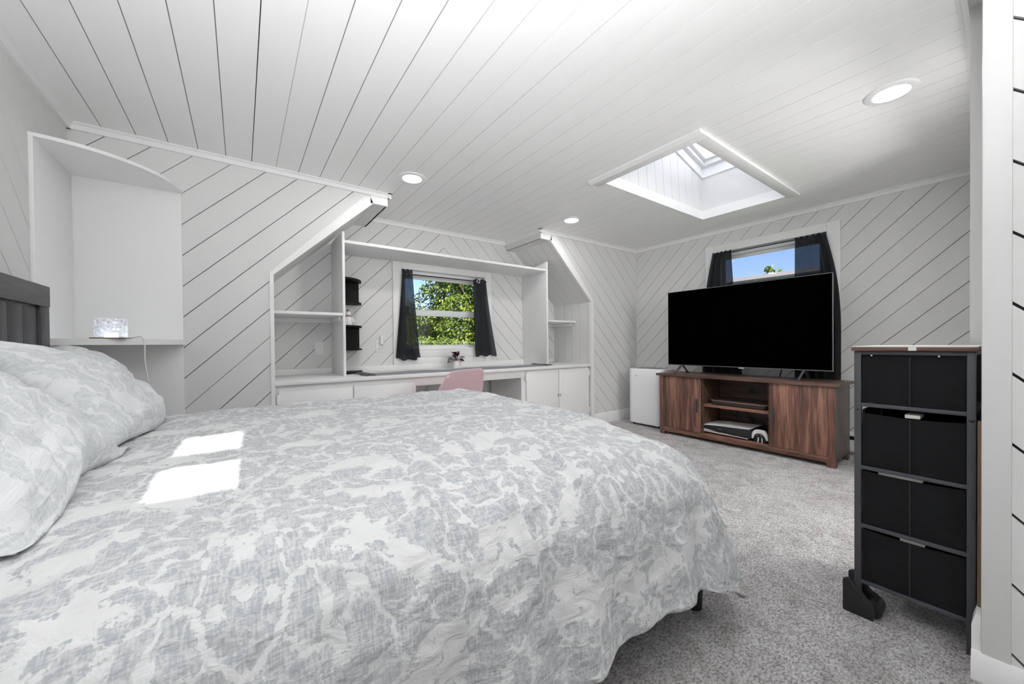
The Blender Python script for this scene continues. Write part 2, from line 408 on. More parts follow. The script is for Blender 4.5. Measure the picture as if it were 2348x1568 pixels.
# ------------------------------------------------------------------ boarded surfaces
def clip(poly, n, c, keep_less=True):
    out = []; s = 1 if keep_less else -1
    for i in range(len(poly)):
        a, b = poly[i], poly[(i+1) % len(poly)]
        da = s*(n[0]*a[0]+n[1]*a[1]-c); db = s*(n[0]*b[0]+n[1]*b[1]-c)
        if da <= 1e-9: out.append(a)
        if (da < -1e-9 and db > 1e-9) or (da > 1e-9 and db < -1e-9):
            t = da/(da-db); out.append((a[0]+(b[0]-a[0])*t, a[1]+(b[1]-a[1])*t))
    # drop duplicates
    r = []
    for p in out:
        if not r or math.hypot(p[0]-r[-1][0], p[1]-r[-1][1]) > 1e-6: r.append(p)
    if len(r) > 1 and math.hypot(r[0][0]-r[-1][0], r[0][1]-r[-1][1]) < 1e-6: r.pop()
    return r if len(r) > 2 else []
def area(p): return abs(sum(p[i][0]*p[(i+1) % len(p)][1]-p[(i+1) % len(p)][0]*p[i][1] for i in range(len(p))))/2
def minus_rect(polys, x0, x1, y0, y1):
    out = []
    for p in polys:
        a = clip(p, (1, 0), x0); 
        if a: out.append(a)
        a = clip(p, (1, 0), x1, False)
        if a: out.append(a)
        m = clip(p, (1, 0), x0, False); m = clip(m, (1, 0), x1) if m else m
        if m:
            a = clip(m, (0, 1), y0)
            if a: out.append(a)
            a = clip(m, (0, 1), y1, False)
            if a: out.append(a)
    return [p for p in out if area(p) > 1e-6]
def boards(bm, polys, P3, n, offs, gap=.004, depth=.007, gapsel=None, back=.014):
    """boards between groove offsets along unit normal n; P3(u, v, d) maps to 3-D with d metres behind the face"""
    L = math.hypot(*n); n = (n[0]/L, n[1]/L); offs = sorted(o/L for o in offs)
    def face(pts, d, mi):
        try:
            f = bm.faces.new([bm.verts.new(P3(p[0], p[1], d)) for p in pts]); f.material_index = mi
        except ValueError: pass
    for poly in polys:
        if not poly: continue
        pr = [n[0]*p[0]+n[1]*p[1] for p in poly]; lo, hi = min(pr), max(pr)
        face(poly, back, 0)
        cuts = [(i, o) for i, o in enumerate(offs) if lo-gap < o < hi+gap]
        edges = [lo-1] + [o for _, o in cuts] + [hi+1]
        for i in range(len(edges)-1):
            q = clip(poly, n, edges[i]+gap/2, False) if i > 0 else poly
            q = clip(q, n, edges[i+1]-gap/2) if q and i+1 < len(edges)-1 else q
            if q and area(q) > 1e-7: face(q, 0, 0)
        for i, o in cuts:
            q = clip(poly, n, o-gap/2, False); q = clip(q, n, o+gap/2) if q else q
            if not q or area(q) < 1e-8: continue
            mi = gapsel(i) if gapsel else 1
            dd = depth if mi == 1 else depth*.45
            face(q, dd, mi)
            for k in range(len(q)):
                a, b = q[k], q[(k+1) % len(q)]
                ea = n[0]*a[0]+n[1]*a[1]; eb = n[0]*b[0]+n[1]*b[1]
                if abs(ea-eb) < 1e-5 and (abs(ea-o+gap/2) < 1e-5 or abs(ea-o-gap/2) < 1e-5):
                    f = bm.faces.new([bm.verts.new(P3(*a, 0)), bm.verts.new(P3(*b, 0)), bm.verts.new(P3(*b, dd)), bm.verts.new(P3(*a, dd))]); f.material_index = 0
    return bm
GM = [M['paint'], M['gap'], M['gap_mid'], M['gap_light']]
def sel(seed, w=(5, 4, 1)):
    def f(i):
        r = random.Random(seed*1000+i).random()*sum(w)
        return 1 if r < w[0] else (2 if r < w[0]+w[1] else 3)
    return f
def rect(x0, x1, y0, y1): return [(x0, y0), (x1, y0), (x1, y1), (x0, y1)]

# ------------------------------------------------------------------ room shell
ZC = 2.25; YB = 3.107; YA = 3.77; XL = -.76; XR = 4.36; YS = -1.0
AX0, AX1 = .19, 3.46; SX0, SX1 = .88, 2.80; HX0, HX1 = .996, 2.665; SZ = 1.505; HZ = 2.15
XP = 1.75; YP = .072           # partition face and its end

bm = boxed(XL-.05, XR+.05, YS-.05, YA+.05, -.06, 0)
struct('floor', bm, M['carpet'])

# ceiling boards (grooves run along y)
a_, b_ = .1411, -.000243
co = [-.624 + a_*k + b_*k*k for k in range(-1, 40)]
polys = minus_rect([rect(XL, XR, YS, YB)], 2.297, 3.832, 1.20, 1.935) + [rect(HX0, HX1, YB, YA)]
polys = sum([minus_rect([p], *r) for p in polys for r in [(90, 91, 90, 91)]], [])
bm = boards(new_bm(), polys, lambda u, v, d: (u, v, ZC+d), (1, 0), co, gap=.004, gapsel=lambda i: sel(1, (4, 4, 2))(i) if i < 19 else sel(1, (1, 3, 4))(i))
struct('ceiling', bm, [M['ceiling_paint']] + GM[1:])

# back wall either side of the desk alcove
left = [rect(XL, AX0, 0, SZ), [(XL, SZ), (AX0, SZ), (SX0, HZ), (XL, HZ)], rect(XL, HX0, HZ, ZC)]
right = [rect(AX1, XR, 0, SZ), [(AX1, SZ), (XR, SZ), (XR, HZ), (SX1, HZ)], rect(HX1, XR, HZ, ZC)]
bm = new_bm(); s2 = math.sqrt(2)
fb = lambda u, v, d: (u, YB+d, v)
boards(bm, left, fb, (-1, 1), [2.25-.193*k for k in range(-3, 16)], gapsel=sel(2, (6, 3, 0)))
boards(bm, right, fb, (1, 1), [4.988-.187*k for k in range(-9, 12)], gapsel=sel(3, (6, 3, 0)))
struct('wall_back', bm, GM)
# alcove
hole = (1.335, 2.352, .955, 1.79)
L_ = [rect(AX0, 1.83, 0, SZ), [(AX0, SZ), (1.83, SZ), (1.83, HZ), (SX0, HZ)], rect(SX0, 1.83, HZ, ZC)]
R_ = [rect(1.83, AX1, 0, SZ), [(1.83, SZ), (AX1, SZ), (SX1, HZ), (1.83, HZ)], rect(1.83, SX1, HZ, ZC)]
bm = new_bm(); fa = lambda u, v, d: (u, YA+d, v)
boards(bm, minus_rect(L_, *hole), fa, (-1, 1), [1.18-.188*k for k in range(-8, 20)], gapsel=sel(4, (7, 3, 0)))
boards(bm, minus_rect(R_, *hole), fa, (1, 1), [4.275-.189*k for k in range(-8, 22)], gapsel=sel(5, (7, 3, 0)))
struct('wall_alcove_back', bm, GM)
ys = [3.165+.134*k for k in range(0, 6)]
bm = new_bm()
boards(bm, [rect(YB, YA, 0, SZ)], lambda u, v, d: (AX0-d, u, v), (1, 0), ys, gapsel=sel(6, (3, 6, 0)))
boards(bm, [rect(YB, YA, 0, math.hypot(SX0-AX0, HZ-SZ))], lambda u, v, d: (AX0+v*(SX0-AX0)/math.hypot(SX0-AX0, HZ-SZ)-d*.68, u, SZ+v*(HZ-SZ)/math.hypot(SX0-AX0, HZ-SZ)+d*.73), (1, 0), ys, gapsel=sel(7, (3, 6, 0)))
boards(bm, [rect(YB, YA, SX0, HX0)], lambda u, v, d: (v, u, HZ+d), (1, 0), [3.3], gapsel=sel(8))
box(bm, HX0-.012, HX0, YB, YA, HZ, ZC)
struct('wall_alcove_left', bm, GM)
bm = new_bm(); hl = math.hypot(AX1-SX1, HZ-SZ)
boards(bm, [rect(YB, YA, 0, SZ)], lambda u, v, d: (AX1+d, u, v), (1, 0), ys, gapsel=sel(9, (3, 6, 0)))
boards(bm, [rect(YB, YA, 0, hl)], lambda u, v, d: (AX1-v*(AX1-SX1)/hl+d*.68, u, SZ+v*(HZ-SZ)/hl+d*.73), (1, 0), ys, gapsel=sel(10, (3, 6, 0)))
boards(bm, [rect(YB, YA, HX1, SX1)], lambda u, v, d: (v, u, HZ+d), (1, 0), [3.3], gapsel=sel(11))
box(bm, HX1, HX1+.012, YB, YA, HZ, ZC)
struct('wall_alcove_right', bm, GM)
# left wall (headboard wall), grooves mostly filled with paint
bm = boards(new_bm(), [rect(YS, YB, 0, ZC)], lambda u, v, d: (XL-d, u, v), (1, 1), [4.97-.2025*k for k in range(-2, 32)], gap=.005, gapsel=lambda i: 3)
struct('wall_left', bm, GM)
# right wall
wr = (1.055, 2.072, .90, 2.005)
bm = boards(new_bm(), minus_rect([rect(.12, YB, 0, ZC)], *wr), lambda u, v, d: (XR+d, u, v), (1, 1), [2.78-.1855*k for k in range(-14, 15)], gapsel=sel(12, (6, 3, 0)))
struct('wall_right', bm, GM)
# partition beside the camera
bm = new_bm()
boards(bm, [rect(YS, .02, 0, ZC)], lambda u, v, d: (XP+d, u, v), (-1, 1), [1.877-.1985*k for k in range(-6, 12)], gap=.007, depth=.012, back=.02, gapsel=lambda i: 1)
box(bm, XP+.022, XP+.11, YS, YP-.002, 0, ZC)
box(bm, XP-.004, XP+.11, .018, YP, 0, ZC, .004)
struct('wall_partition', bm, GM)
# front wall pieces (behind the camera and round the corner)
bm = new_bm()
for p in minus_rect([rect(XL-.1, XP+.1, 0, ZC+.5)], -.204, -.052, 1.772, 2.136):
    x0, x1 = min(q[0] for q in p), max(q[0] for q in p); z0, z1 = min(q[1] for q in p), max(q[1] for q in p)
    box(bm, x0, x1, YS-.05, YS, z0, z1)
struct('wall_front', bm, M['paint'])
bm = new_bm()
box(bm, 3.30, XR+.05, .02, .12, 0, ZC); box(bm, 2.28, 3.30, .02, .12, 2.06, ZC); box(bm, XP+.11, 2.28, -.06, .0, 0, ZC); box(bm, 2.24, 2.28, .0, .12, 0, ZC)  # doorway gap assumed here, left open so the fill light gets through
struct('wall_front_right', bm, M['paint'])
bm = new_bm(); box(bm, XP+.11, 3.55, YS-.05, YS, 0, ZC); box(bm, 3.50, 3.55, YS, .02, 0, ZC)
struct('wall_fill_enclosure', bm, M['paint'])  # unseen walls added to enclose the fill light and keep sun out

# mouldings
def crown_profile(s=1):   # (out, down)
    return [(0, 0), (.030, 0), (.030, .008), (.018, .014), (.015, .040), (0, .040)]
def crown_x(x0, x1, y, sgn):
    return prism(new_bm(), [(y + sgn*o, ZC-d) for o, d in crown_profile()], 'x', x0, x1)
def crown_y(y0, y1, x, sgn):
    bm = new_bm(); pr = [(x + sgn*o, ZC-d) for o, d in crown_profile()]
    return prism(bm, pr, 'y', y0, y1)
struct('trim_1', crown_x(XL, HX0+.03, YB, -1), M['paint_smooth'])
struct('trim_2', crown_x(HX1-.03, XR, YB, -1), M['paint_smooth'])
struct('trim_3', crown_x(HX0, HX1, YA, -1), M['paint_smooth'])
struct('trim_4', crown_y(YB-.03, YA, HX0, 1), M['paint_smooth'])
struct('trim_5', crown_y(YB-.03, YA, HX1, -1), M['paint_smooth'])
struct('trim_6', crown_y(YS, YB, XL, 1), M['paint_smooth'])
struct('trim_7', crown_y(.12, YB, XR, -1), M['paint_smooth'])
struct('trim_8', crown_x(XP+.11, XR, .12, 1), M['paint_smooth'])
# smooth edging boards round the alcove opening
def edging(side):
    bm = new_bm(); t = .006; AX0, AX1, SX0, SX1, HX0, HX1, SZ, HZ = .192, 3.458, .8815, 2.7985, .998, 2.663, 1.503, 2.148
    if side == 'l':
        prism(bm, [(AX0-.024, 0), (AX0, 0), (AX0, SZ), (AX0-.024, SZ+.012)], 'y', YB-t, YB+.02)
        prism(bm, [(AX0-.024, SZ+.012), (AX0, SZ), (SX0, HZ), (SX0-.02, HZ+.045), (SX0-.07, HZ+.045)], 'y', YB-t, YB+.02)
        box(bm, SX0-.02, HX0, YB-t, YB+.02, HZ, ZC-.04)
    else:
        prism(bm, [(AX1+.042, 0), (AX1, 0), (AX1, SZ), (AX1+.042, SZ+.018)], 'y', YB-t, YB+.02)
        prism(bm, [(AX1+.042, SZ+.018), (AX1, SZ), (SX1, HZ), (SX1+.02, ZC-.04), (SX1+.09, ZC-.04)], 'y', YB-t, YB+.02)
        box(bm, HX1, SX1+.02, YB-t, YB+.02, HZ, ZC-.04)
    return bm
struct('trim_9', edging('l'), M['paint_smooth']); struct('trim_10', edging('r'), M['paint_smooth'])
# door casing round the corner at far right
bm = boxed(3.28, 3.37, .115, .150, 0, 2.06, .003); struct('trim_11', bm, M['paint_smooth'])
# baseboards
bm = prism(new_bm(), [(YB, 0), (YB-.016, 0), (YB-.016, .105), (YB-.008, .125), (YB, .125)], 'x', AX1+.042, XR); struct('baseboard_back', bm, M['paint_smooth'])
bm = new_bm()
prism(bm, [(XP+.004, 0), (XP-.020, 0), (XP-.020, .048), (XP-.006, .078), (XP+.004, .078)], 'y', YS, YP+.018)
prism(bm, [(YP-.004, 0), (YP+.018, 0), (YP+.018, .150), (YP+.010, .185), (YP-.004, .185)], 'x', XP+.0045, XP+.08)
struct('baseboard_partition', bm, M['paint_smooth'])

# skylight (shaft, liner, trim, curb, frosted glazing)
sx0, sx1, sy0, sy1 = 2.297, 3.832, 1.20, 1.935
zt = lambda x: 2.672 + (sx1-x)*.268
w3 = thing('window_3', (3.06, 1.57, ZC), kind='structure')
bm = new_bm(); sl = math.sqrt(1)
pn = [(sx0, ZC), (sx1, ZC), (sx1, zt(sx1)), (sx0, zt(sx0))]
sg = [sx0+.07+.128*k for k in range(0, 12)]
boards(bm, [pn], lambda u, v, d: (u, sy1+d, v), (1, .10), [g+.25 for g in sg], gap=.004, depth=.005, gapsel=lambda i: 3)
boards(bm, [pn], lambda u, v, d: (u, sy0-d, v), (1, .10), [g+.25 for g in sg], gap=.004, depth=.005, gapsel=lambda i: 3)
box(bm, sx1, sx1+.03, sy0-.03, sy1+.03, ZC+.01, zt(sx1)+.02); box(bm, sx0-.03, sx0, sy0-.03, sy1+.03, ZC+.01, zt(sx0)+.02)
obj('shaft', bm, GM, w3)
bm = new_bm(); t = .008
box(bm, sx0, sx1, sy1-t, sy1, ZC-.002, ZC+.085); box(bm, sx0, sx1, sy0, sy0+t, ZC-.002, ZC+.085)
box(bm, sx1-t, sx1, sy0, sy1, ZC-.002, ZC+.085); box(bm, sx0, sx0+t, sy0, sy1, ZC-.002, ZC+.085)
obj('liner', bm, M['paint_smooth'], w3)
bm = new_bm()
box(bm, sx0, sx1+.012, sy0-.085, sy0, ZC-.018, ZC, .003); box(bm, sx0-.084, sx0-.0005, sy0-.085, sy1+.045, ZC-.018, ZC, .003)
prism(bm, [(sx0-.112, ZC), (sx0-.112, ZC-.012), (sx0-.0855, ZC-.028), (sx0-.0855, ZC)], 'y', sy0-.085, sy1+.045)
obj('ceiling_trim', bm, M['paint_smooth'], w3)
bm = new_bm()
def slab(bm, x0, x1, y0, y1, dz0, dz1):
    prism(bm, [(x0, zt(x0)+dz0), (x1, zt(x1)+dz0), (x1, zt(x1)+dz1), (x0, zt(x0)+dz1)], 'y', y0, y1)
def ring(bm, inset, w, dz0, dz1):
    x0, x1, y0, y1 = sx0+inset, sx1-inset, sy0+inset, sy1-inset
    slab(bm, x0-w, x1+w, y0-w, y0, dz0, dz1); slab(bm, x0-w, x1+w, y1, y1+w, dz0, dz1)
    slab(bm, x0-w, x0, y0, y1, dz0, dz1); slab(bm, x1, x1+w, y0, y1, dz0, dz1)
ring(bm, .012, .04, -.01, .085); ring(bm, .045, .05, .085, .135)
obj('curb', bm, M['vinyl'], w3)
bm = new_bm(); ring(bm, .075, .03, .125, .16); slab(bm, sx0+.5, sx0+.515, sy0+.075, sy1-.075, .128, .15)
obj('skylight_frame', bm, M['vinyl'], w3)
bm = new_bm(); slab(bm, sx0+.05, sx1-.05, sy0+.05, sy1-.05, .155, .16); obj('glazing', bm, M['frosted'], w3)

# ------------------------------------------------------------------ windows
def frame_rect(bm, plane, p0, p1, u0, u1, v0, v1, w, bev=.002):
    """four bars of width w inside the rectangle u0..u1 x v0..v1, thickness p0..p1"""
    for (a, b, c, d) in ((u0, u1, v0, v0+w), (u0, u1, v1-w, v1), (u0, u0+w, v0+w, v1-w), (u1-w, u1, v0+w, v1-w)):
        if plane == 'y': box(bm, a, b, p0, p1, c, d, bev)
        else: box(bm, p0, p1, a, b, c, d, bev)
    return bm
# window_1 over the desk
w1 = thing('window_1', (1.84, YA, .95), kind='structure')
bm = new_bm()
box(bm, 1.25, 1.342, YA-.018, YA, .80, 1.872, .003); box(bm, 2.345, 2.437, YA-.018, YA, .80, 1.872, .003)
box(bm, 1.342, 2.345, YA-.018, YA, 1.782, 1.872, .003); box(bm, 1.342, 2.345, YA-.018, YA, .868, .955, .003); box(bm, 1.342, 2.345, YA-.012, YA, .80, .868, .003)
obj('casing', bm, M['paint_smooth'], w1)
bm = new_bm()
for (x0, x1, z0, z1) in ((1.33, 1.342, .955, 1.782), (2.345, 2.357, .955, 1.782), (1.33, 2.357, 1.782, 1.794)): box(bm, x0, x1, YA-.01, YA+.13, z0, z1)
obj('jamb', bm, M['vinyl'], w1)
bm = boxed(1.335, 2.352, YA-.022, YA+.13, .940, .962, .004); obj('window_sill', bm, M['vinyl'], w1)
bm = new_bm(); frame_rect(bm, 'y', YA+.055, YA+.12, 1.342, 2.345, .940, 1.782, .038)
box(bm, 1.38, 2.307, YA+.045, YA+.06, 1.735, 1.744)
obj('frame', bm, M['vinyl'], w1)
bm = frame_rect(new_bm(), 'y', YA+.09, YA+.112, 1.38, 2.307, 1.335, 1.744, .036); obj('upper_sash', bm, M['vinyl'], w1)
bm = new_bm(); frame_rect(bm, 'y', YA+.062, YA+.086, 1.38, 2.307, .962, 1.375, .034); box(bm, 1.38, 2.307, YA+.060, YA+.088, 1.312, 1.378, .004)
obj('lower_sash', bm, M['sash'], w1)
obj('pane', boxed(1.41, 2.28, YA+.099, YA+.103, 1.36, 1.72), M['glass'], w1); obj('pane', boxed(1.41, 2.28, YA+.072, YA+.076, .985, 1.33), M['glass'], w1)
# window_2 behind the television
w2 = thing('window_2', (XR, 1.56, .9), kind='structure')
bm = new_bm()
box(bm, XR-.018, XR, .963, 1.061, .80, 2.083, .003); box(bm, XR-.018, XR, 2.065, 2.16, .80, 2.083, .003)
box(bm, XR-.018, XR, 1.061, 2.065, 2.0, 2.083, .003); box(bm, XR-.018, XR, 1.061, 2.065, .80, .90, .003)
obj('casing', bm, M['paint_smooth'], w2)
bm = new_bm()
for (y0, y1, z0, z1) in ((1.05, 1.061, .9, 2.0), (2.065, 2.076, .9, 2.0), (1.05, 2.076, 2.0, 2.012)): box(bm, XR-.01, XR+.13, y0, y1, z0, z1)
obj('jamb', bm, M['vinyl'], w2)
obj('window_sill', boxed(XR-.03, XR+.13, 1.055, 2.07, .88, .905, .004), M['vinyl'], w2)
bm = new_bm(); frame_rect(bm, 'x', XR+.05, XR+.12, 1.061, 2.065, .905, 2.0, .036); box(bm, XR+.035, XR+.05, 1.09, 2.04, 1.955, 1.968); obj('frame', bm, M['vinyl'], w2)
bm = frame_rect(new_bm(), 'x', XR+.085, XR+.11, 1.097, 2.029, 1.43, 1.964, .04); obj('upper_sash', bm, M['vinyl'], w2)
bm = frame_rect(new_bm(), 'x', XR+.055, XR+.083, 1.097, 2.029, .941, 1.47, .04); obj('lower_sash', bm, M['vinyl'], w2)
obj('pane', boxed(XR+.095, XR+.099, 1.13, 2.0, 1.46, 1.93), M['glass'], w2); obj('pane', boxed(XR+.067, XR+.071, 1.13, 2.0, .975, 1.44), M['glass'], w2)
# window_4_assumed: assumed small double-hung window behind the camera, sized to put sun on the bed
w4 = thing('window_4_assumed', (-.122, YS, 1.77), kind='structure')
bm = new_bm(); frame_rect(bm, 'y', YS-.045, YS-.02, -.214, -.030, 1.768, 2.140, .006, 0); box(bm, -.21, -.03, YS-.045, YS-.02, 1.920, 1.988); obj('sash', bm, M['vinyl'], w4)
bm = frame_rect(new_bm(), 'y', YS, YS+.018, -.30, .056, 1.69, 2.22, .08); obj('casing', bm, M['paint_smooth'], w4)
obj('pane', boxed(-.21, -.034, YS-.034, YS-.031, 1.775, 1.92), M['glass'], w4); obj('pane', boxed(-.21, -.034, YS-.034, YS-.031, 1.988, 2.135), M['glass'], w4)

# ------------------------------------------------------------------ curtains
def curtain(name, axis, base, top, bottom, ztop, zbot, folds, amp, label, hem=.0, rot=0, bulge=0.0, seed=0):
    """top/bottom = (u0, u1) extents; base = depth coordinate; sgn toward the room is -"""
    bm = new_bm(); rnd = random.Random(seed); ph = rnd.random()*6
    def f(s, t):
        k = t**1.25
        u0 = top[0] + (bottom[0]-top[0])*k; u1 = top[1] + (bottom[1]-top[1])*k
        if bulge: u0 += bulge*math.sin(min(1, t*1.6)*PI/2)*(1-t)*.9
        u = u0 + (u1-u0)*s
        z = ztop + (zbot-ztop)*t + (0.008*math.sin(folds*2*PI*s+ph) if t > .98 or t < .02 else 0) - hem*math.sin(PI*s)*t**6
        a = amp*(.55+.8*t)
        d = a*math.sin(folds*2*PI*s + ph + 1.2*math.sin(2.2*t+ph)) + .4*a*math.sin(2.7*folds*PI*s+3*t) - .012*t
        if hem and t > .93: d += .012*math.sin(folds*4.3*PI*s)*(t-.93)/.07
        w = base - abs(amp)*1.3 + d
        return (u, w, z) if axis == 'y' else (w, u, z)
    grid(bm, f, 90, 70)
    bmesh.ops.solidify(bm, geom=bm.faces[:], thickness=.0012)
    return bm
def add_curtain(label, axis, *a, ring=None, **k):
    bm = curtain('curtain', axis, *a, label, **k)
    o = obj('curtain', bm, M['curtain'], None, label, 'curtain', ang=80)
    if ring:
        rb = new_bm(); c, n = ring
        R0, R1 = .018, .006
        for i in range(24):
            pass
        pts = [(c[0]+R0*math.cos(2*PI*i/24), c[1], c[2]+R0*math.sin(2*PI*i/24)) for i in range(25)]
        tube(rb, pts, R1, 8, False); obj('eyelet', rb, M['chrome'], o, 'chrome eyelet')
    return o
add_curtain('black curtain hanging left of the desk window', 'y', YA-.030, (1.338, 1.445), (1.262, 1.520), 1.770, .862, 2.2, .014, hem=.02, seed=1)
add_curtain('black curtain hanging right of the desk window, chrome eyelet at its top', 'y', YA-.030, (2.170, 2.335), (2.180, 2.462), 1.752, .862, 2.3, .014, seed=5, ring=((2.222, YA-.070, 1.722), 0))
add_curtain('long black curtain hanging left of the window behind the television', 'x', XR-.022, (2.066, 1.862), (2.20, 1.74), 1.997, .47, 4.4, .019, bulge=.13, seed=3)
add_curtain('long black sheer curtain hanging right of the window behind the television', 'x', XR-.022, (1.063, 1.292), (.958, 1.30), 1.985, .47, 5.2, .019, bulge=-.14, seed=4)
bm = tube(new_bm(), [(1.343, YA-.048, 1.726), (2.344, YA-.048, 1.726)], .0065, 12); obj('curtain_rod', bm, M['black_metal'], None, 'thin black curtain rod across the desk window', 'curtain rod')
bm = tube(new_bm(), [(XR-.03, 1.062, 1.975), (XR-.03, 2.064, 1.975)], .0055, 12); obj('curtain_rod', bm, M['black_metal'], None, 'thin dark curtain rod across the window behind the television', 'curtain rod')

# ------------------------------------------------------------------ recessed lights
def downlight(x, y, label):
    t = thing('recessed_downlight', (x, y, ZC), label, 'ceiling light', 'recessed lights in the ceiling')
    bm = lathe(new_bm(), [(.100, ZC), (.100, ZC-.004), (.094, ZC-.007), (.070, ZC-.009), (.066, ZC-.005), (.066, ZC-.001)], x, y, 48, False); obj('light_trim', bm, M['vinyl'], t)
    bm = lathe(new_bm(), [(.0001, ZC-.0125), (.03, ZC-.0118), (.052, ZC-.009), (.066, ZC-.004)], x, y, 40, False); obj('diffuser', bm, M['led'], t)
    return t
d0 = downlight(1.054, 2.70, 'round recessed ceiling light near the left end of the alcove')
dup(d0, (1.673, -.002, 0), 'round recessed ceiling light near the right end of the alcove')
dup(d0, (1.613, -2.305, 0), 'round recessed ceiling light at upper right, above the black drawer tower')

# ------------------------------------------------------------------ corner niche with shelf
cx, cy, rr = XL, YB, .485
n_ = thing('corner_shelf', (XL+.2, YB-.2, 0), 'white built-in corner shelf unit with curved front behind the bed', 'shelf')
def quarter(bm, z0, z1, r=rr, x=XL, y=YB, n=28, bev=0):
    pts = [(x, y)] + [(x + r*math.sin(PI/2*i/n)*.985, y - r*math.cos(PI/2*i/n)) for i in range(n+1)]
    return prism(bm, pts, 'z', z0, z1)
obj('back_panel', boxed(XL+.002, XL+.470, YB-.012, YB, 0, 1.965, .002), M['paint_smooth'], n_)
obj('side_panel', boxed(XL, XL+.016, YB-rr, YB-.012, 0, 1.965, .002), M['paint_smooth'], n_)
obj('top_panel', quarter(new_bm(), 1.955, 1.972), M['paint_smooth'], n_, ang=30)
obj('shelf_board', quarter(new_bm(), 1.014, 1.045), M['paint_smooth'], n_, ang=30)
# glass lamp on it
lx, ly, lz = -.532, 2.735, 1.045
t = thing('table_lamp', (lx, ly, lz), 'small square textured glass lamp glowing on the corner shelf', 'lamp')
obj('lamp_base', boxed(lx-.066, lx+.060, ly-.06, ly+.06, lz, lz+.006, .002), M['brown_wood'], t)
bm = boxed(lx-.053, lx+.053, ly-.053, ly+.053, lz+.006, lz+.103, .008, 3)
obj('lamp_shade', bm, M['lampglass'], t)
bm = lathe(new_bm(), [(.0, lz+.006), (.024, lz+.006), (.024, lz+.028), (.020, lz+.032), (.0001, lz+.032)], lx, ly, 24, False); obj('light_source', bm, M['lampcore'], t)
pts = spline([(lx+.055, ly-.02, lz+.004), (-.445, 2.68, 1.050), (-.412, 2.665, 1.055), (-.40, 2.655, 1.02), (-.40, 2.655, .93), (-.392, 2.66, .85), (-.385, 2.67, .76), (-.375, 2.66, .66), (-.37, 2.66, .52), (-.40, 2.70, .30)], 8)
obj('lamp_cable', tube(new_bm(), pts, .0032, 8), M['cable'], t)

# ------------------------------------------------------------------ built-in desk
KX0, KX1 = 1.243, 2.412
obj('countertop', boxed(AX0+.002, AX1-.002, 3.115, YA-.001, .715, .745, .003), M['paint_smooth'], None, 'long white countertop running across the alcove under the window', 'countertop')
bm = new_bm(); box(bm, AX0+.002, .680, YA-.018, YA-.001, .745, .797, .002); box(bm, .70, 2.92, YA-.019, YA-.001, .745, .80, .002); box(bm, 2.942, AX1-.05, YA-.018, YA-.001, .745, .797, .002)
struct('trim_12', bm, M['paint_smooth'])
def cabinet(x0, x1, doors, ztop, label, hinge):
    t = thing('desk_cabinet', ((x0+x1)/2, 3.45, 0), label, 'cabinet')
    bm = new_bm()
    box(bm, x0, x1, 3.15, 3.17, 0, .715); box(bm, x0, x0+.018, 3.17, YA-.02, 0, .715); box(bm, x1-.018, x1, 3.17, YA-.02, 0, .715)
    box(bm, x0, x1, 3.17, YA-.02, .05, .068)
    obj('cabinet_body', bm, M['paint_smooth'], t)
    for i, (a, b, hs) in enumerate(doors):
        d = obj('door', boxed(a, b, 3.128, 3.148, .07, ztop, .003), M['paint_smooth'], t)
        hx = a-.004 if hs < 0 else b+.004
        for hz in (.19, ztop-.06):
            obj('hinge', boxed(hx-.010, hx+.010, 3.1245, 3.1295, hz-.035, hz+.035, .001), M['paint_smooth'], d)
        kx = b-.012 if hs < 0 else a+.012
        obj('latch', boxed(kx-.006, kx+.006, 3.118, 3.1285, .395, .425, .001), M['silver'], d)
    return t
cabinet(AX0+.004, KX0, [(.216, .714, -1), (.722, 1.212, 1)], .676, 'white two-door cabinet under the countertop, left of the kneehole', 1)
cabinet(KX1, AX1-.012, [(2.468, 2.934, -1), (2.942, 3.436, 1)], .700, 'white two-door cabinet under the countertop, right of the kneehole', 1)
obj('apron_panel', boxed(KX0, KX1, 3.15, 3.17, .637, .715, .002), M['paint_smooth'], None, 'white apron board above the desk kneehole', 'panel')
# dividers and shelves
bm = prism(new_bm(), [(3.30, .745), (YA-.002, .745), (YA-.002, 1.94), (3.30, 1.94)], 'x', .683, .703, .0015); obj('divider_panel', bm, M['paint_smooth'], None, 'white upright board left of the desk window, standing on the countertop', 'divider')
bm = prism(new_bm(), [(3.30, .745), (YA-.002, .745), (YA-.002, 1.90), (3.30, 1.962)], 'x', 2.912, 2.935, .0015); obj('divider_panel', bm, M['paint_smooth'], None, 'white upright board right of the desk window, standing on the countertop', 'divider')
obj('wall_shelf', boxed(.704, 2.911, 3.305, YA-.02, 1.850, 1.874, .0015), M['paint_smooth'], None, 'long white shelf board above the desk window', 'shelf')
def small_shelf(x0, x1, y0, z, cleat_x, label):
    t = thing('wall_shelf', ((x0+x1)/2, 3.5, z), label, 'shelf')
    obj('shelf_board', boxed(x0, x1, y0, YA-.002, z, z+.022, .0015), M['paint_smooth'], t)
    obj('cleat', boxed(cleat_x-.009, cleat_x+.009, y0+.07, YA-.002, z-.04, z, .002), M['paint_smooth'], t)
    obj('cleat', boxed(x0, x1, YA-.02, YA-.002, z-.04, z, .002), M['paint_smooth'], t)
small_shelf(AX0+.003, .682, 3.30, 1.246, .672, 'short white shelf at the left end of the alcove')
small_shelf(2.936, AX1-.003, 3.36, 1.262, AX1-.013, 'short white shelf at the right end of the alcove')

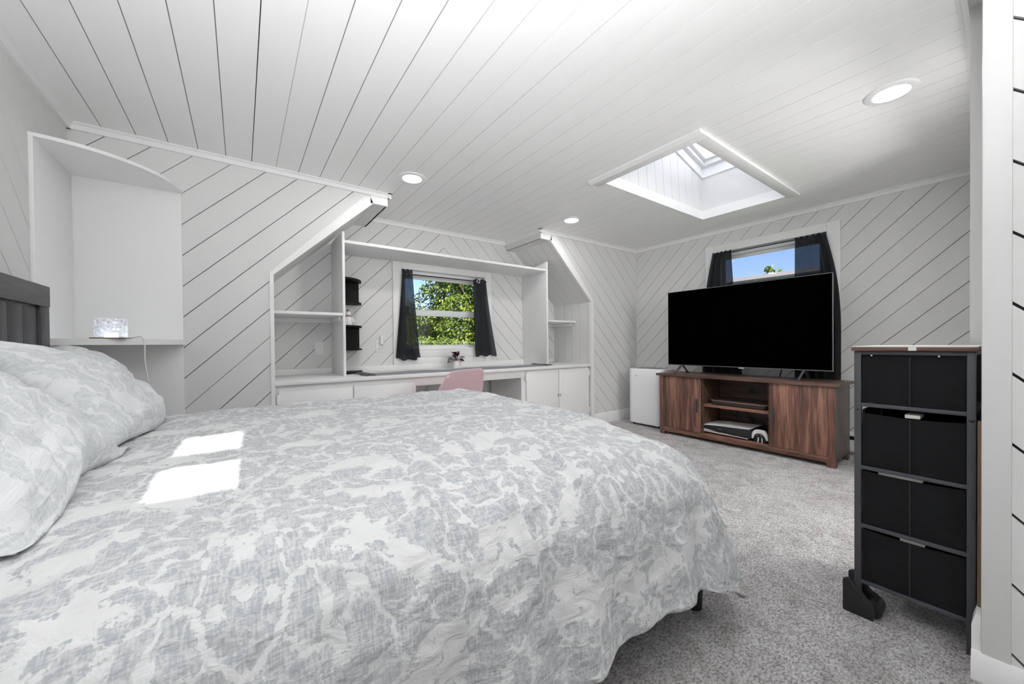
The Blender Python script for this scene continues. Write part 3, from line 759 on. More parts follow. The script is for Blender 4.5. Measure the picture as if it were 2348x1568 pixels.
# switch plate, outlet, night light
t = thing('light_switch', (.575, YA, .917), 'blank white wall plate at the left end of the alcove', 'wall plate')
obj('plate', boxed(.540, .611, YA-.006, YA, .917, 1.036, .002), M['white_plastic'], t)
for z in (.945, 1.008): obj('screw', lathe(new_bm(), [(.0001, 0), (.003, 0), (.003, .002), (.0001, .002)], 0, 0, 12, False) if 0 else boxed(.573, .578, YA-.0072, YA-.005, z-.0025, z+.0025, .0008), M['silver'], t)
t = thing('wall_outlet', (1.115, YA, .93), 'white duplex outlet on the wall left of the desk window', 'outlet')
p = obj('plate', boxed(1.077, 1.152, YA-.006, YA, .93, 1.053, .002), M['white_plastic'], t)
for z in (.962, 1.02):
    f = obj('socket', boxed(1.098, 1.131, YA-.009, YA-.005, z-.014, z+.014, .003), M['white_plastic'], p)
for dx in (-.006, .006): obj('slot', boxed(1.1145+dx-.0012, 1.1145+dx+.0012, YA-.0095, YA-.0085, .960, .970), M['black_plastic'], t)
t = thing('night_light', (1.13, YA-.02, .996), 'small white night light plugged into the outlet', 'night light')
bm = lathe(new_bm(), [(.0001, 1.090), (.012, 1.089), (.016, 1.084), (.016, 1.022), (.018, 1.018), (.020, 1.01), (.020, 1.003), (.014, .996), (.0001, .995)], 1.128, YA-.028, 24, False); obj('body', bm, M['white_plastic'], t)
bm = ball(new_bm(), (1.128, YA-.047, 1.006), .0045); obj('sensor', bm, M['black_plastic'], t)

# ------------------------------------------------------------------ things on the desk
# black corner rack
t = thing('corner_rack', (.80, 3.66, .745), 'black tiered quarter-round corner rack standing left of the desk window', 'rack')
def qr(z0, z1, r=.228):
    pts = [(.706, YA-.021)] + [(.706 + r*math.cos(PI/2*i/20), YA-.021 - 1.12*r*math.sin(PI/2*i/20)) for i in range(21)]
    return prism(new_bm(), pts, 'z', z0, z1)
for z in (.745, .955, 1.165, 1.380, 1.588): obj('tier_board', qr(z, z+.015), M['rack_black'], t, ang=30)
for z0, z1 in ((.970, 1.165), (1.395, 1.588)):
    obj('back_board', boxed(.706, .915, YA-.036, YA-.022, z0, z1), M['rack_black'], t); obj('side_board', boxed(.706, .720, YA-.26, YA-.036, z0, z1), M['rack_black'], t)
# figurine on its middle tier
fx, fy, fz = .790, 3.62, 1.180
t = thing('figurine', (fx, fy, fz), 'white ceramic animal figurine with a red collar on the black corner rack', 'figurine')
bm = new_bm(); n = 40
prof = [(.034, fz), (.037, fz+.01), (.034, fz+.05), (.024, fz+.078), (.019, fz+.086)]
rings = [[bm.verts.new((fx+(r+.0016*math.cos(14*2*PI*i/84))*math.cos(2*PI*i/84), fy+(r+.0016*math.cos(14*2*PI*i/84))*math.sin(2*PI*i/84), z)) for i in range(84)] for r, z in prof]
for a, b in zip(rings, rings[1:]):
    for i in range(84): bm.faces.new([a[i], a[(i+1) % 84], b[(i+1) % 84], b[i]])
bm.faces.new(rings[-1]); obj('body', bm, M['ceramic'], t)
h = obj('head', ball(new_bm(), (fx, fy, fz+.112), .026, 1, 1, 1.05), M['ceramic'], t)
bm = ball(new_bm(), (fx-.004, fy-.02, fz+.135), .010, .5, .4, 1.5); obj('ear', bm, M['grey_metal'], h)
bm = tube(new_bm(), [(fx+.021*math.cos(a*PI/12), fy+.021*math.sin(a*PI/12), fz+.086) for a in range(25)], .0045, 8, False); obj('collar', bm, M['red'], t)
bm = ball(new_bm(), (fx+.038, fy-.005, fz+.042), .034, .45, .8, 1); obj('tail', bm, M['ceramic'], t)
bm = ball(new_bm(), (fx+.062, fy, fz+.036), .009); obj('pompom', bm, M['ceramic'], t)
# table runner with fringe
def runner_z(x, y): return .7475 + .0022*(1+math.sin(x*9+y*6)) + .003*max(0, math.sin(x*3.1+1))*max(0, math.sin(y*22))
t = thing('table_runner', (1.84, 3.34, .745), 'grey linen runner lying along the white countertop', 'table runner')
bm = new_bm(); grid(bm, lambda s, q: (.90+(2.795-.90)*s, 3.165+.30*q, runner_z(.90+1.895*s, 3.165+.30*q)), 120, 20); bmesh.ops.solidify(bm, geom=bm.faces[:], thickness=.0012)
obj('cloth', bm, M['runner'], t)
for x0, sg in ((.90, -1), (2.795, 1)):
    bm = new_bm(); rnd = random.Random(5+sg)
    for i in range(46):
        y = 3.167 + .296*i/45; L = .075+.025*rnd.random(); dy = rnd.uniform(-.02, .02); z0 = runner_z(x0, y)
        tube(bm, spline([(x0, y, z0+.001), (x0+sg*L*.5, y+dy*.5, .752+.010*rnd.random()), (x0+sg*L, y+dy, .748+.008*rnd.random())], 4), [.0026, .0034, .004, .0036, .004, .0044, .0042, .0036, .0015], 6)
    obj('fringe', bm, M['fringe'], t)
# potted plant
px, py, pz = 1.872, 3.595, .745
t = thing('potted_plant', (px, py, pz), 'small burgundy leafy plant in a white pot below the desk window', 'plant')
bm = lathe(new_bm(), [(.0001, pz), (.044, pz), (.052, pz+.012), (.056, pz+.035), (.053, pz+.062), (.046, pz+.082), (.042, pz+.082), (.045, pz+.06), (.0001, pz+.058)], px, py, 40, False); obj('pot', bm, M['ceramic'], t)
rnd = random.Random(3); fol = []
def leaf(bm, o, d, L, w, droop, mi):
    d = Vector(d).normalized(); sd = d.cross(Vector((0, 0, 1))); sd = sd.normalized() if sd.length > .05 else Vector((1, 0, 0)); up = sd.cross(d)
    rows = []
    for i in range(7):
        s = i/6; c = Vector(o) + d*L*s - Vector((0, 0, droop*L*s*s)); ww = w*math.sin(PI*min(1, s*.92+.06))**.8
        rows.append([bm.verts.new(c - sd*ww + up*ww*.25), bm.verts.new(c), bm.verts.new(c + sd*ww + up*ww*.25)])
    for a, b in zip(rows, rows[1:]):
        for k in (0, 1):
            f = bm.faces.new([a[k], a[k+1], b[k+1], b[k]]); f.material_index = mi
for k in range(34):
    ang = rnd.random()*2*PI; el = rnd.uniform(-.1, 1.25); bm = new_bm()
    d = (math.cos(ang)*math.cos(el), math.sin(ang)*math.cos(el), math.sin(el))
    st = Vector((px, py, pz+.075)); o = st + Vector(d)*rnd.uniform(.035, .068) + Vector((0, 0, rnd.uniform(.0, .025)))
    tube(bm, [st, o], .0015, 5, mi=0)
    leaf(bm, o, d, rnd.uniform(.045, .070), rnd.uniform(.020, .030), rnd.uniform(.2, .7), 0 if rnd.random() < .66 else 1)
    obj('leaf', bm, [M['leaf_dark'], M['leaf_grey']] , t, ang=80)

# pink chair
t = thing('desk_chair', (1.60, 2.93, 0), 'pink velvet shell chair tucked under the desk', 'chair')
ROT = Matrix.Translation((1.475, 2.79, 0)) @ Matrix.Rotation(math.radians(14), 4, 'Z')
def back_f(s, q):           # back shell, local: x across, y forward (+ to the desk)
    w = .285 - .085*q**2.0; x = (2*s-1)*w
    z = .40 + .40*q - (.012*abs(2*s-1)**4)*(q > .9) - .020*(abs(2*s-1)**6)*q
    y = -.02 - .125*q + .085*(abs(2*s-1)**2.2)*(1-.45*q)
    return (x, y, z)
bm = new_bm(); grid(bm, back_f, 40, 30); bmesh.ops.solidify(bm, geom=bm.faces[:], thickness=.03); bmesh.ops.bevel(bm, geom=[e for e in bm.edges if e.calc_face_angle(0) > 1.0], offset=.010, segments=3, affect='EDGES'); xform(bm, ROT)
obj('backrest', bm, M['velvet'], t, ang=60)
bm = new_bm()
prism(bm, [(-.23, .0), (.23, .0), (.225, .30), (.17, .40), (-.17, .40), (-.225, .30)], 'z', .41, .47, .025, 4); xform(bm, ROT); obj('seat', bm, M['velvet'], t, ang=60)
for sx, sy in ((-1, 0), (1, 0), (-1, 1), (1, 1)):
    bm = tube(new_bm(), [(sx*.15, .08+.22*sy, .42), (sx*.21, .02+.36*sy, 0)], [.016, .010], 12); xform(bm, ROT); obj('leg', bm, M['black_metal'], t)

# ------------------------------------------------------------------ television stand and what is on it
t = thing('tv_stand', (3.95, 1.61, 0), 'walnut media stand with two doors under the television', 'tv stand')
obj('top_board', boxed(3.722, 4.165, .835, 2.402, .637, .661, .002), M['walnut_top'], t)
def side(y0, y1):
    bm = new_bm()
    prism(bm, [(3.746, 0), (3.80, 0), (3.81, .05), (4.08, .05), (4.09, 0), (4.15, 0), (4.15, .637), (3.746, .637)], 'y', y0, y1, .0015); return bm
obj('side_panel', side(.862, .905), [M['walnut_side']], t); obj('side_panel', side(2.324, 2.367), [M['walnut_z']], t)
def post(ya, yb, fl):
    bm = new_bm(); pts = [(ya, 0), (yb, 0), (yb, .637), (ya, .637)]; pts = [(ya, .637), (ya, 0), (yb-.012*fl, 0), (yb, .06), (yb, .637)]
    return prism(bm, pts, 'x', 3.738, 3.747, .001)
obj('post', post(.862, .906, -1), M['walnut_z'], t); obj('post', post(2.367, 2.322, 1), M['walnut_z'], t)
for (a, b, hy, inner) in ((1.918, 2.320, 1.952, 1), (.908, 1.308, 1.282, -1)):
    d = obj('door', boxed(3.742, 3.760, a, b, .082, .634, .0015), M['walnut_z'], t)
    h = new_bm(); box(h, 3.722, 3.730, hy-.008, hy+.008, .285, .424, .002); box(h, 3.728, 3.743, hy-.005, hy+.005, .288, .300); box(h, 3.728, 3.743, hy-.005, hy+.005, .409, .421)
    obj('handle', h, M['black_metal'], d, 'black bar handle')
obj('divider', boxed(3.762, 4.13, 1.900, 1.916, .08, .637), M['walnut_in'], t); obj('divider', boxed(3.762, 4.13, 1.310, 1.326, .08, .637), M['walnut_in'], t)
obj('shelf_board', boxed(3.765, 4.13, 1.327, 1.899, .352, .377, .0015), M['walnut_y'], t)
obj('bottom_board', boxed(3.750, 4.13, .906, 2.322, .060, .080, .001), M['walnut_y'], t)
obj('front_rail', prism(new_bm(), [(.906, .020), (.93, .032), (2.30, .032), (2.322, .020), (2.322, .079), (.906, .079)], 'x', 3.744, 3.756, .001), M['walnut_y'], t)
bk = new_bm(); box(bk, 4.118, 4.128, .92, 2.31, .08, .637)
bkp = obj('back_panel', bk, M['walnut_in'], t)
for z in (.507, .219):
    c = lathe(new_bm(), [(.0001, 0), (.032, 0), (.032, .002), (.0001, .002)], 0, 0, 28, False); xform(c, Matrix.Translation((4.1185, 1.588, z)) @ Matrix.Rotation(-PI/2, 4, 'Y')); obj('cable_hole', c, M['black_plastic'], bkp)

# television
t = thing('television', (3.90, 1.64, .661), 'large flat black television standing on the walnut media stand', 'television')
TX = 3.895; TY0, TY1, TZ0, TZ1 = .912, 2.358, .748, 1.557
bm = new_bm(); frame_rect(bm, 'x', TX, TX+.022, TY0, TY1, TZ0, TZ1, .006, .0015); box(bm, TX+.010, TX+.05, TY0+.03, TY1-.03, TZ0+.02, TZ1-.3, .008); box(bm, TX+.004, TX+.024, TY0+.002, TY1-.002, TZ0+.002, TZ1-.002)
obj('bezel', bm, M['bezel'], t)
obj('screen', boxed(TX-.0008, TX+.004, TY0+.005, TY1-.005, TZ0+.009, TZ1-.005), M['tv_black'], t)
bm = boxed(TX-.004, TX+.006, 1.575, 1.625, TZ0-.011, TZ0+.003, .002); obj('brand_badge', bm, M['chrome'], t)
for ly_ in (2.205, 1.105):
    bm = new_bm()
    tube(bm, [(TX+.02, ly_, TZ0+.012), (TX-.11, ly_+.012, .668)], [.011, .008], 10); tube(bm, [(TX+.02, ly_, TZ0+.012), (TX+.15, ly_+.012, .668)], [.011, .008], 10)
    box(bm, TX-.130, TX-.085, ly_, ly_+.026, .661, .670, .003); box(bm, TX+.13, TX+.175, ly_, ly_+.026, .661, .670, .003)
    obj('foot', bm, M['grey_metal'], t)
# flat brown case
t = thing('storage_case', (3.93, 1.58, .377), 'dark brown flat case with rounded corners on the middle shelf of the media stand', 'case')
def rrect(x0, x1, y0, y1, r, n=10):
    pts = []
    for cx_, cy_, a0 in ((x1-r, y1-r, 0), (x0+r, y1-r, PI/2), (x0+r, y0+r, PI), (x1-r, y0+r, 1.5*PI)):
        for i in range(n+1): pts.append((cx_+r*math.cos(a0+PI/2*i/n), cy_+r*math.sin(a0+PI/2*i/n)))
    return pts
obj('case_body', prism(new_bm(), rrect(3.785, 4.10, 1.345, 1.852, .06), 'z', .377, .424, .012, 3), M['espresso'], t, ang=50)
r_ = rrect(3.783, 4.102, 1.343, 1.854, .062); obj('rim', tube(new_bm(), [(x, y, .420) for x, y in r_+r_[:1]], .0045, 8, False), M['rim_brown'], t, 'glossy brown rim')
obj('lid_panel', prism(new_bm(), rrect(3.80, 4.085, 1.36, 1.837, .055), 'z', .422, .429, .003, 2), M['espresso'], t, ang=50)
# game console (two white wings around a black body)
t = thing('game_console', (3.93, 1.70, .08), 'white and black game console lying on the bottom shelf of the media stand', 'game console')
def wing(bm, zf, th, ya, yb, x0=3.775, x1=4.06):
    n = 20
    def P(s, q, top):
        y = ya + (yb-ya)*s; x = x0 + (x1-x0)*q + .012*math.sin(PI*s)
        z = zf(s) + (.5 if top else -.5)*th(s)*(1 - .35*abs(2*q-1)**3)
        return (x, y, z)
    a = grid(bm, lambda s, q: P(s, q, True), n, 12); b = grid(bm, lambda s, q: P(s, q, False), n, 12)
    for i in range(n):
        bm.faces.new([a[i][0], a[i+1][0], b[i+1][0], b[i][0]]); bm.faces.new([a[i][12], a[i+1][12], b[i+1][12], b[i][12]])
    for j in range(12):
        bm.faces.new([a[0][j], a[0][j+1], b[0][j+1], b[0][j]]); bm.faces.new([a[n][j], a[n][j+1], b[n][j+1], b[n][j]])
    bmesh.ops.recalc_face_normals(bm, faces=bm.faces); return bm
obj('upper_shell', wing(new_bm(), lambda s: .164+.026*s+.006*math.sin(PI*min(1, s*1.4))*(1-s), lambda s: .005+.007*math.sin(PI*(.15+.8*s))*(1-s), 1.925, 1.485), M['white_plastic'], t, 'white curved upper shell', ang=60)
obj('lower_shell', wing(new_bm(), lambda s: .116-.018*s - .004*math.sin(PI*s), lambda s: .007+.036*(1-s)**1.6*math.sin(PI*(.30+.6*s)), 1.925, 1.50), M['white_plastic'], t, 'white curved lower shell', ang=60)
bm = new_bm(); prism(bm, [(1.918, .130), (1.918, .162), (1.70, .172), (1.485, .188), (1.475, .175), (1.475, .100), (1.60, .104), (1.75, .112)], 'x', 3.780, 4.05, .004); obj('console_body', bm, M['black_plastic'], t)
bm = boxed(3.772, 3.776, 1.745, 1.895, .112, .1155); obj('disc_slot', bm, M['black_plastic'], t)
bm = boxed(3.80, 3.90, 1.535, 1.615, .080, .094, .004); obj('stand', bm, M['black_plastic'], t)
bm = new_bm(); box(bm, 3.778, 3.7805, 1.752, 1.757, .144, .148); box(bm, 3.778, 3.7805, 1.735, 1.745, .143, .147); obj('port', bm, M['silver'], t)
# controller on charging dock
t = thing('charging_dock', (3.84, 1.40, .08), 'small black charging dock on the bottom shelf under a white controller', 'charging dock')
obj('dock_base', prism(new_bm(), [(1.345, .080), (1.470, .080), (1.445, .120), (1.37, .120)], 'x', 3.80, 3.90, .006), M['black_plastic'], t)
for dy in (1.388, 1.422): obj('light_strip', prism(new_bm(), [(dy-.004, .082), (dy+.002, .082), (dy+.004 if dy < 1.4 else dy-.002, .128), (dy-.001 if dy < 1.4 else dy-.008, .128)], 'x', 3.792, 3.801), M['white_plastic'], t)
t = thing('game_controller', (3.83, 1.41, .122), 'white game controller standing upright on a black charging dock', 'game controller')
prof = [(1.340, .110), (1.352, .165), (1.368, .188), (1.385, .194), (1.435, .194), (1.455, .188), (1.472, .165), (1.486, .112), (1.478, .102), (1.466, .105), (1.450, .142), (1.432, .150), (1.392, .150), (1.376, .142), (1.360, .105), (1.348, .101)]
obj('shell', prism(new_bm(), prof, 'x', 3.800, 3.835, .008, 3), M['white_plastic'], t, ang=60)
obj('grip_panel', prism(new_bm(), [(1.372, .112), (1.454, .112), (1.448, .150), (1.428, .162), (1.396, .162), (1.378, .150)], 'x', 3.797, 3.83, .004), M['black_plastic'], t)
for dy in (1.394, 1.432): obj('thumbstick', ball(new_bm(), (3.795, dy, .147), .010, .7, 1, 1), M['grey_metal'], t)
obj('touch_pad', boxed(3.7975, 3.802, 1.394, 1.432, .166, .190, .002), M['white_plastic'], t)
# cables
obj('power_cable', tube(new_bm(), spline([(4.06, 1.70, .175), (4.06, 1.715, .25), (4.07, 1.70, .315), (4.09, 1.655, .305), (4.10, 1.60, .24), (4.112, 1.589, .21)], 10), .004, 8), M['black_cable'], None, 'black cable looping up behind the console to the hole in the back panel', 'cable')
obj('power_cable', tube(new_bm(), spline([(3.90, 1.405, .13), (3.98, 1.43, .20), (4.05, 1.49, .235), (4.10, 1.56, .205), (4.112, 1.585, .19)], 10), .004, 8), M['black_cable'], None, 'black cable from the charging dock to the hole in the back panel', 'cable')
obj('power_cable', tube(new_bm(), spline([(3.945, 1.30, .95), (4.08, 1.32, .82), (4.19, 1.37, .70), (4.21, 1.43, .50), (4.21, 1.45, .2), (4.20, 1.45, .006)], 10), .005, 8), M['black_cable'], None, 'thick black cable hanging behind the television above the media stand', 'cable')
obj('power_cable', tube(new_bm(), spline([(3.945, 1.17, .95), (4.10, 1.19, .80), (4.20, 1.21, .68), (4.22, 1.22, .45), (4.22, 1.22, .2), (4.21, 1.22, .006)], 10), .005, 8), M['black_cable'], None, 'thin black cable hanging behind the television next to the right curtain', 'cable')

# portable air conditioner
t = thing('portable_air_conditioner', (4.05, 2.665, 0), 'white portable air conditioner in the corner left of the media stand', 'air conditioner')
bm = prism(new_bm(), rrect(3.872, 4.22, 2.455, 2.878, .045), 'z', .024, .686, .016, 4); obj('housing', bm, M['ac'], t, ang=50)
obj('top_grille', prism(new_bm(), rrect(3.93, 4.17, 2.50, 2.83, .03), 'z', .684, .689, .002), M['ac_grey'], t)
obj('intake_grille', boxed(3.93, 4.12, 2.452, 2.4565, .10, .385, .002), M['black_plastic'], t)
for y in (2.50, 2.83):
    for x in (3.92, 4.17): obj('caster', ball(new_bm(), (x, y, .0145), .0145, 1, .7, 1), M['black_plastic'], t)
bm = lathe(new_bm(), [(.0001, 0), (.007, 0), (.007, .001), (.0001, .001)], 0, 0, 20, False); xform(bm, Matrix.Translation((3.8718, 2.768, .600)) @ Matrix.Rotation(-PI/2, 4, 'Y')); obj('logo', bm, M['ac_grey'], t)
bm = text_bm('LG', .016); xform(bm, Matrix.Translation((3.8712, 2.748, .599)) @ Matrix.Rotation(-PI/2, 4, 'Z') @ Matrix.Rotation(PI/2, 4, 'X')); obj('logo_text', bm, M['ac_grey'], t, smooth=False)

# baseboard heater along the right wall
t = thing('baseboard_heater', (4.33, 1.3, 0), 'white baseboard heater along the wall behind the media stand', 'heater')
obj('cover', prism(new_bm(), [(4.358, .03), (4.31, .03), (4.305, .05), (4.305, .125), (4.315, .128), (4.358, .128)], 'y', .25, 2.40), M['paint_smooth'], t)
obj('top_cover', prism(new_bm(), [(4.358, .158), (4.325, .158), (4.315, .165), (4.315, .178), (4.358, .190)], 'y', .25, 2.40), M['paint_smooth'], t)
obj('fins', boxed(4.32, 4.358, .26, 2.39, .128, .158), M['black_plastic'], t)

# ------------------------------------------------------------------ black drawer tower
t = thing('drawer_tower', (2.02, .225, 0), 'black four-drawer fabric storage tower with a wood top at right', 'drawer tower')
FX = 1.85; CY0, CY1 = .086, .372
bm = boxed(FX-.012, 2.21, CY0-.006, CY1+.006, .962, .976, .0015); tp = obj('top_board', bm, M['walnut_top'], t)
obj('top_sheet', boxed(FX-.010, 2.208, CY0-.005, CY1+.005, .976, .979), M['paper'], tp)
lb = obj('price_sticker', boxed(FX-.0132, FX-.0118, .212, .231, .9635, .976), M['paper'], tp, 'small white sticker')
obj('sticker_print', boxed(FX-.0138, FX-.013, .2185, .2225, .967, .9715), M['black_plastic'], lb) if 0 else None
bm = new_bm()
for y in (CY0, CY1-.020):
    for x in (FX, 2.185): box(bm, x, x+.02, y, y+.018, .0 if x > FX else 0.0, .962, .0015)
legs = bm
bm.free()
for y in (CY0, CY1-.019):
    for x in (FX, 2.185): obj('post', boxed(x, x+.02, y, y+.019, 0, .961, .0015), M['grey_metal'], t)
rails = [(.948, .961), (.757, .770), (.525, .538), (.309, .322), (.100, .112)]
for z0, z1 in rails:
    bm = new_bm(); box(bm, FX+.001, FX+.016, CY0+.018, CY1-.018, z0, z1, .001); box(bm, 2.188, 2.203, CY0+.018, CY1-.018, z0, z1, .001)
    box(bm, FX+.018, 2.187, CY0+.002, CY0+.016, z0, z1, .001); box(bm, FX+.018, 2.187, CY1-.016, CY1-.002, z0, z1, .001)
    obj('rail', bm, M['grey_metal'], t)
for k, (z0, z1) in enumerate(((.771, .9475), (.540, .733), (.324, .519), (.113, .303))):
    rnd = random.Random(k)
    bm = new_bm(); ya, yb = CY0+.021, CY1-.021
    def bf(s, q, z0=z0, z1=z1, k=k):
        y = ya+(yb-ya)*s; z = z0+(z1-z0)*q
        sag = -.006*math.sin(PI*s)*q if k else 0
        return (FX+.008 - .004*math.sin(PI*s)*math.sin(PI*q) + .0025*noise.noise(Vector((s*4+k*3, q*4, k))), y, z+sag)
    grid(bm, bf, 24, 16)
    box(bm, FX+.012, 2.18, ya, ya+.006, z0, z1-.004); box(bm, FX+.012, 2.18, yb-.006, yb, z0, z1+.012); box(bm, FX+.012, 2.18, ya, yb, z0, z0+.006); box(bm, 2.172, 2.18, ya, yb, z0, z1+.012)
    d = obj('drawer', bm, M['bin'], t, ang=50)
    ym = (ya+yb)/2
    obj('seam', boxed(FX+.0015, FX+.006, ym-.0012, ym+.0012, z0+.002, z1-.008), M['stitch'], d)
for y, z in ((CY0+.009, .745), (CY1-.009, .745)): obj('bolt', ball(new_bm(), (FX-.001, y, z), .006, .5, 1, 1), M['black_metal'], t)
for y in (.163, .325): obj('screw', ball(new_bm(), (FX+.004, y, .945), .004), M['chrome'], t)
bm = new_bm(); q = [(.395, .0), (.312, .0), (.306, .030), (.312, .062), (.328, .068), (.376, .127), (.395, .116)]
for x0, x1 in ((1.800, 1.816), (1.876, 1.892)): prism(bm, q, 'x', x0, x1, .003)
prism(bm, [(.312+.022*math.cos(a*PI/9), .036+.030*math.sin(a*PI/9)) for a in range(18)], 'x', 1.816, 1.876); box(bm, 1.816, 1.876, .335, .392, 0, .012)
obj('foot_bracket', bm, M['black_plastic'], t, 'black wedge bracket at the foot of the left post')
# things peeking out of the drawers
obj('paper_pad', boxed(1.866, 1.95, .206, .243, .728, .741, .002), M['paper'], None, 'white paper edge peeking over the second drawer of the black tower', 'paper')
obj('paper_pad', boxed(1.866, 1.95, .20, .31, .512, .5222, .002), M['paper'], None, 'white paper edge peeking over the third drawer of the black tower', 'paper')
obj('paper_pad', boxed(1.866, 1.95, .195, .255, .294, .3065, .002), M['paper'], None, 'white paper edge peeking over the bottom drawer of the black tower', 'paper')
# raw board in the gap between tower and wall
obj('wood_plank', boxed(1.805, 1.835, .0735, .0815, .185, .75, .001), M['brown_wood'], None, 'bare brown wood strip between the black tower and the white wall corner', 'plank')

# ------------------------------------------------------------------ bed
t = thing('bed', (.35, 1.55, 0), 'dark wood bed with a panelled headboard against the left wall', 'bed')
HBX = -.68
hb = obj('headboard', boxed(HBX-.06, HBX-.008, .62, 2.50, .10, 1.20), M['dark_wood'], t)
obj('top_rail', boxed(HBX-.066, HBX+.006, .60, 2.515, 1.178, 1.268, .003), M['dark_wood_y'], hb)
for y0, y1 in ((.605, .70), (2.425, 2.512)): obj('post', boxed(HBX-.064, HBX+.004, y0, y1, 0, 1.178, .003), M['dark_wood'], hb)
k = 0; y = 2.410
while y > .72:
    obj('panel_board', boxed(HBX-.03, HBX-.004, max(.715, y-.118), y, .25, 1.168, .002), M['dark_wood'], hb); y -= .1205
obj('side_rail', boxed(-.68, 1.36, .735, .765, .17, .34, .004), M['bed_black'], t); obj('side_rail', boxed(-.68, 1.36, 2.36, 2.39, .17, .34, .004), M['bed_black'], t)
obj('foot_rail', boxed(1.335, 1.36, .74, 2.39, .17, .34, .004), M['bed_black'], t)
for x in (-.5, 1.375):
    for y in (.735, 2.33): obj('leg', lathe(new_bm(), [(.030, 0), (.036, .17)], x, y, 20), M['bed_black'], t)
obj('mattress', boxed(-.66, 1.27, .78, 2.36, .34, .60, .05, 4), M['skin_white'], t, ang=60)

# duvet: a quilted sheet laid over the mattress and hanging over foot and sides
XC, Y0, Y1, RD = 1.212, .825, 2.30, .19
def smooth(a, b, x):
    x = max(0, min(1, (x-a)/(b-a))); return x*x*(3-2*x)
def duvet(s, v):
    """s along the bed from the head, v across; flat cloth coordinates in metres -> 3-D"""
    dx = max(0, s-XC); dy = (v-Y1) if v > Y1 else ((Y0-v) if v < Y0 else 0); sg = 1 if v > Y1 else -1
    d = math.hypot(dx, dy); base_x = min(s, XC); base_y = min(max(v, Y0), Y1)
    top = .690 - .035*smooth(.75, .25, min(1, (v-.55)/1.2)) * 0
    top -= .020*smooth(1.25, .80, v)                                # a little lower along the near side
    top -= .030*smooth(.8, 1.25, s)*smooth(1.3, .8, v)              # droops to the near foot corner
    top -= .020*smooth(-.1, -.6, s)                                 # pressed down under the pillows
    top += .006*math.sin(s*5.3+1)*math.sin(v*4.1) + .012*noise.noise(Vector((s*2.2, v*2.2, 3)))
    nx = ny = 0
    if d > 1e-6:
        c = 2*dx*dy/(d*d)
        th = math.radians((84*dy*dy + 76*dx*dx)/(d*d)); r = RD
        lim = .56
        if d > lim: d = lim + (d-lim)*.42
        if d < r*th: out, drop = r*math.sin(d/r), r*(1-math.cos(d/r)); ang = d/r
        else:
            e = d-r*th; out = r*math.sin(th) + e*math.cos(th); drop = r*(1-math.cos(th)) + e*math.sin(th); ang = th
        out *= 1 + .30*c*smooth(.1, .5, d)
        ux, uy = dx/max(1e-9, math.hypot(dx, dy)), dy/max(1e-9, math.hypot(dx, dy))
        # folds on the hanging part
        tang = s if dy > dx else v
        hang = smooth(.12, .5, d)
        fold = (1-.7*c)*hang*((.009 if dy > dx else .018)*math.sin(tang*13+2.2*noise.noise(Vector((tang*2, 1, 0)))) + .012*math.sin(tang*29+1))
        out += fold
        p = Vector((base_x + ux*out, base_y + sg*uy*out, top-drop))
        nv = Vector((ux*math.sin(ang), sg*uy*math.sin(ang), math.cos(ang)))
    else:
        p = Vector((base_x, base_y, top)); nv = Vector((0, 0, 1))
    # crumple
    w = .009*noise.noise(Vector((s*7+v*2, v*9, 7))) + .006*noise.noise(Vector((s*17+v*5, v*21-s*4, 2))) + .0028*noise.noise(Vector((s*38, v*55, 5)))
    # pinched creases running down from the near edge
    for (cs, cv, L, wd, hh) in ((.72, .86, .60, .013, .022), (.80, .80, .55, .015, .020), (.50, .74, .5, .014, .016), (.98, .64, .45, .013, .014), (.30, .84, .5, .015, .013), (.62, .95, .35, .012, .012)):
        a = s - cs - .20*(cv - v)*.55; 
        if v < cv: w += hh*math.exp(-(a/wd)**2)*smooth(0, .06, cv-v)*smooth(L, L*.4, cv-v)
    p += nv*w
    p.z = max(p.z, .02)
    return p
bm = new_bm()
SA, SB, VA, VB = -.665, XC+.57, Y0-.583, Y1+.56
def du(s, q): return (SA+(SB-SA)*s, VA+(VB-VA)*q)
def hemwave(s, q):
    a, b = du(s, q)
    return duvet(a, b)
grid(bm, hemwave, 300, 300, uv=lambda s, q: du(s, q))
for f in bm.faces: f.normal_update()
bmesh.ops.recalc_face_normals(bm, faces=bm.faces)
bmesh.ops.solidify(bm, geom=bm.faces[:], thickness=.016)
obj('duvet', bm, M['duvet'], None, 'white and grey floral duvet spread over the bed', 'duvet', ang=180)

# pillows leaning on the headboard
def pillow(c, along, up, nrm, L, H, T, seed):
    bm = new_bm(); A, U, Nn = Vector(along).normalized(), Vector(up).normalized(), Vector(nrm).normalized()
    for sgn in (1, -1):
        def f(s, q, sgn=sgn):
            a, b = 2*s-1, 2*q-1
            ea = 1-abs(a)**2.5; eb = 1-abs(b)**2.5
            h = T*(max(0, ea)*max(0, eb))**.5
            x = a*L*(1-.085*(1-b*b)**1*abs(a)**3 ); y = b*H*(1-.10*(1-a*a)*abs(b)**3)
            w = .016*noise.noise(Vector((a*2.2+seed, b*2.2, seed)))+.012*noise.noise(Vector((a*6+seed, b*7, seed*2)))+.003*noise.noise(Vector((a*15, b*15+seed, 1)))
            w *= min(1, (ea*eb)**.5*1.6)
            pf = Vector(c) + A*x + U*(y - .03*math.sin(a*3+seed)) + Nn*(sgn*h*(1 if sgn > 0 else .6) + w)
            pf.z = max(pf.z, .684 + .004*math.sin(a*9))
            return pf
        grid(bm, f, 64, 48, uv=lambda s, q: (s*2*L+seed, q*2*H))
    bmesh.ops.remove_doubles(bm, verts=bm.verts, dist=.0015)
    bmesh.ops.recalc_face_normals(bm, faces=bm.faces)
    return bm
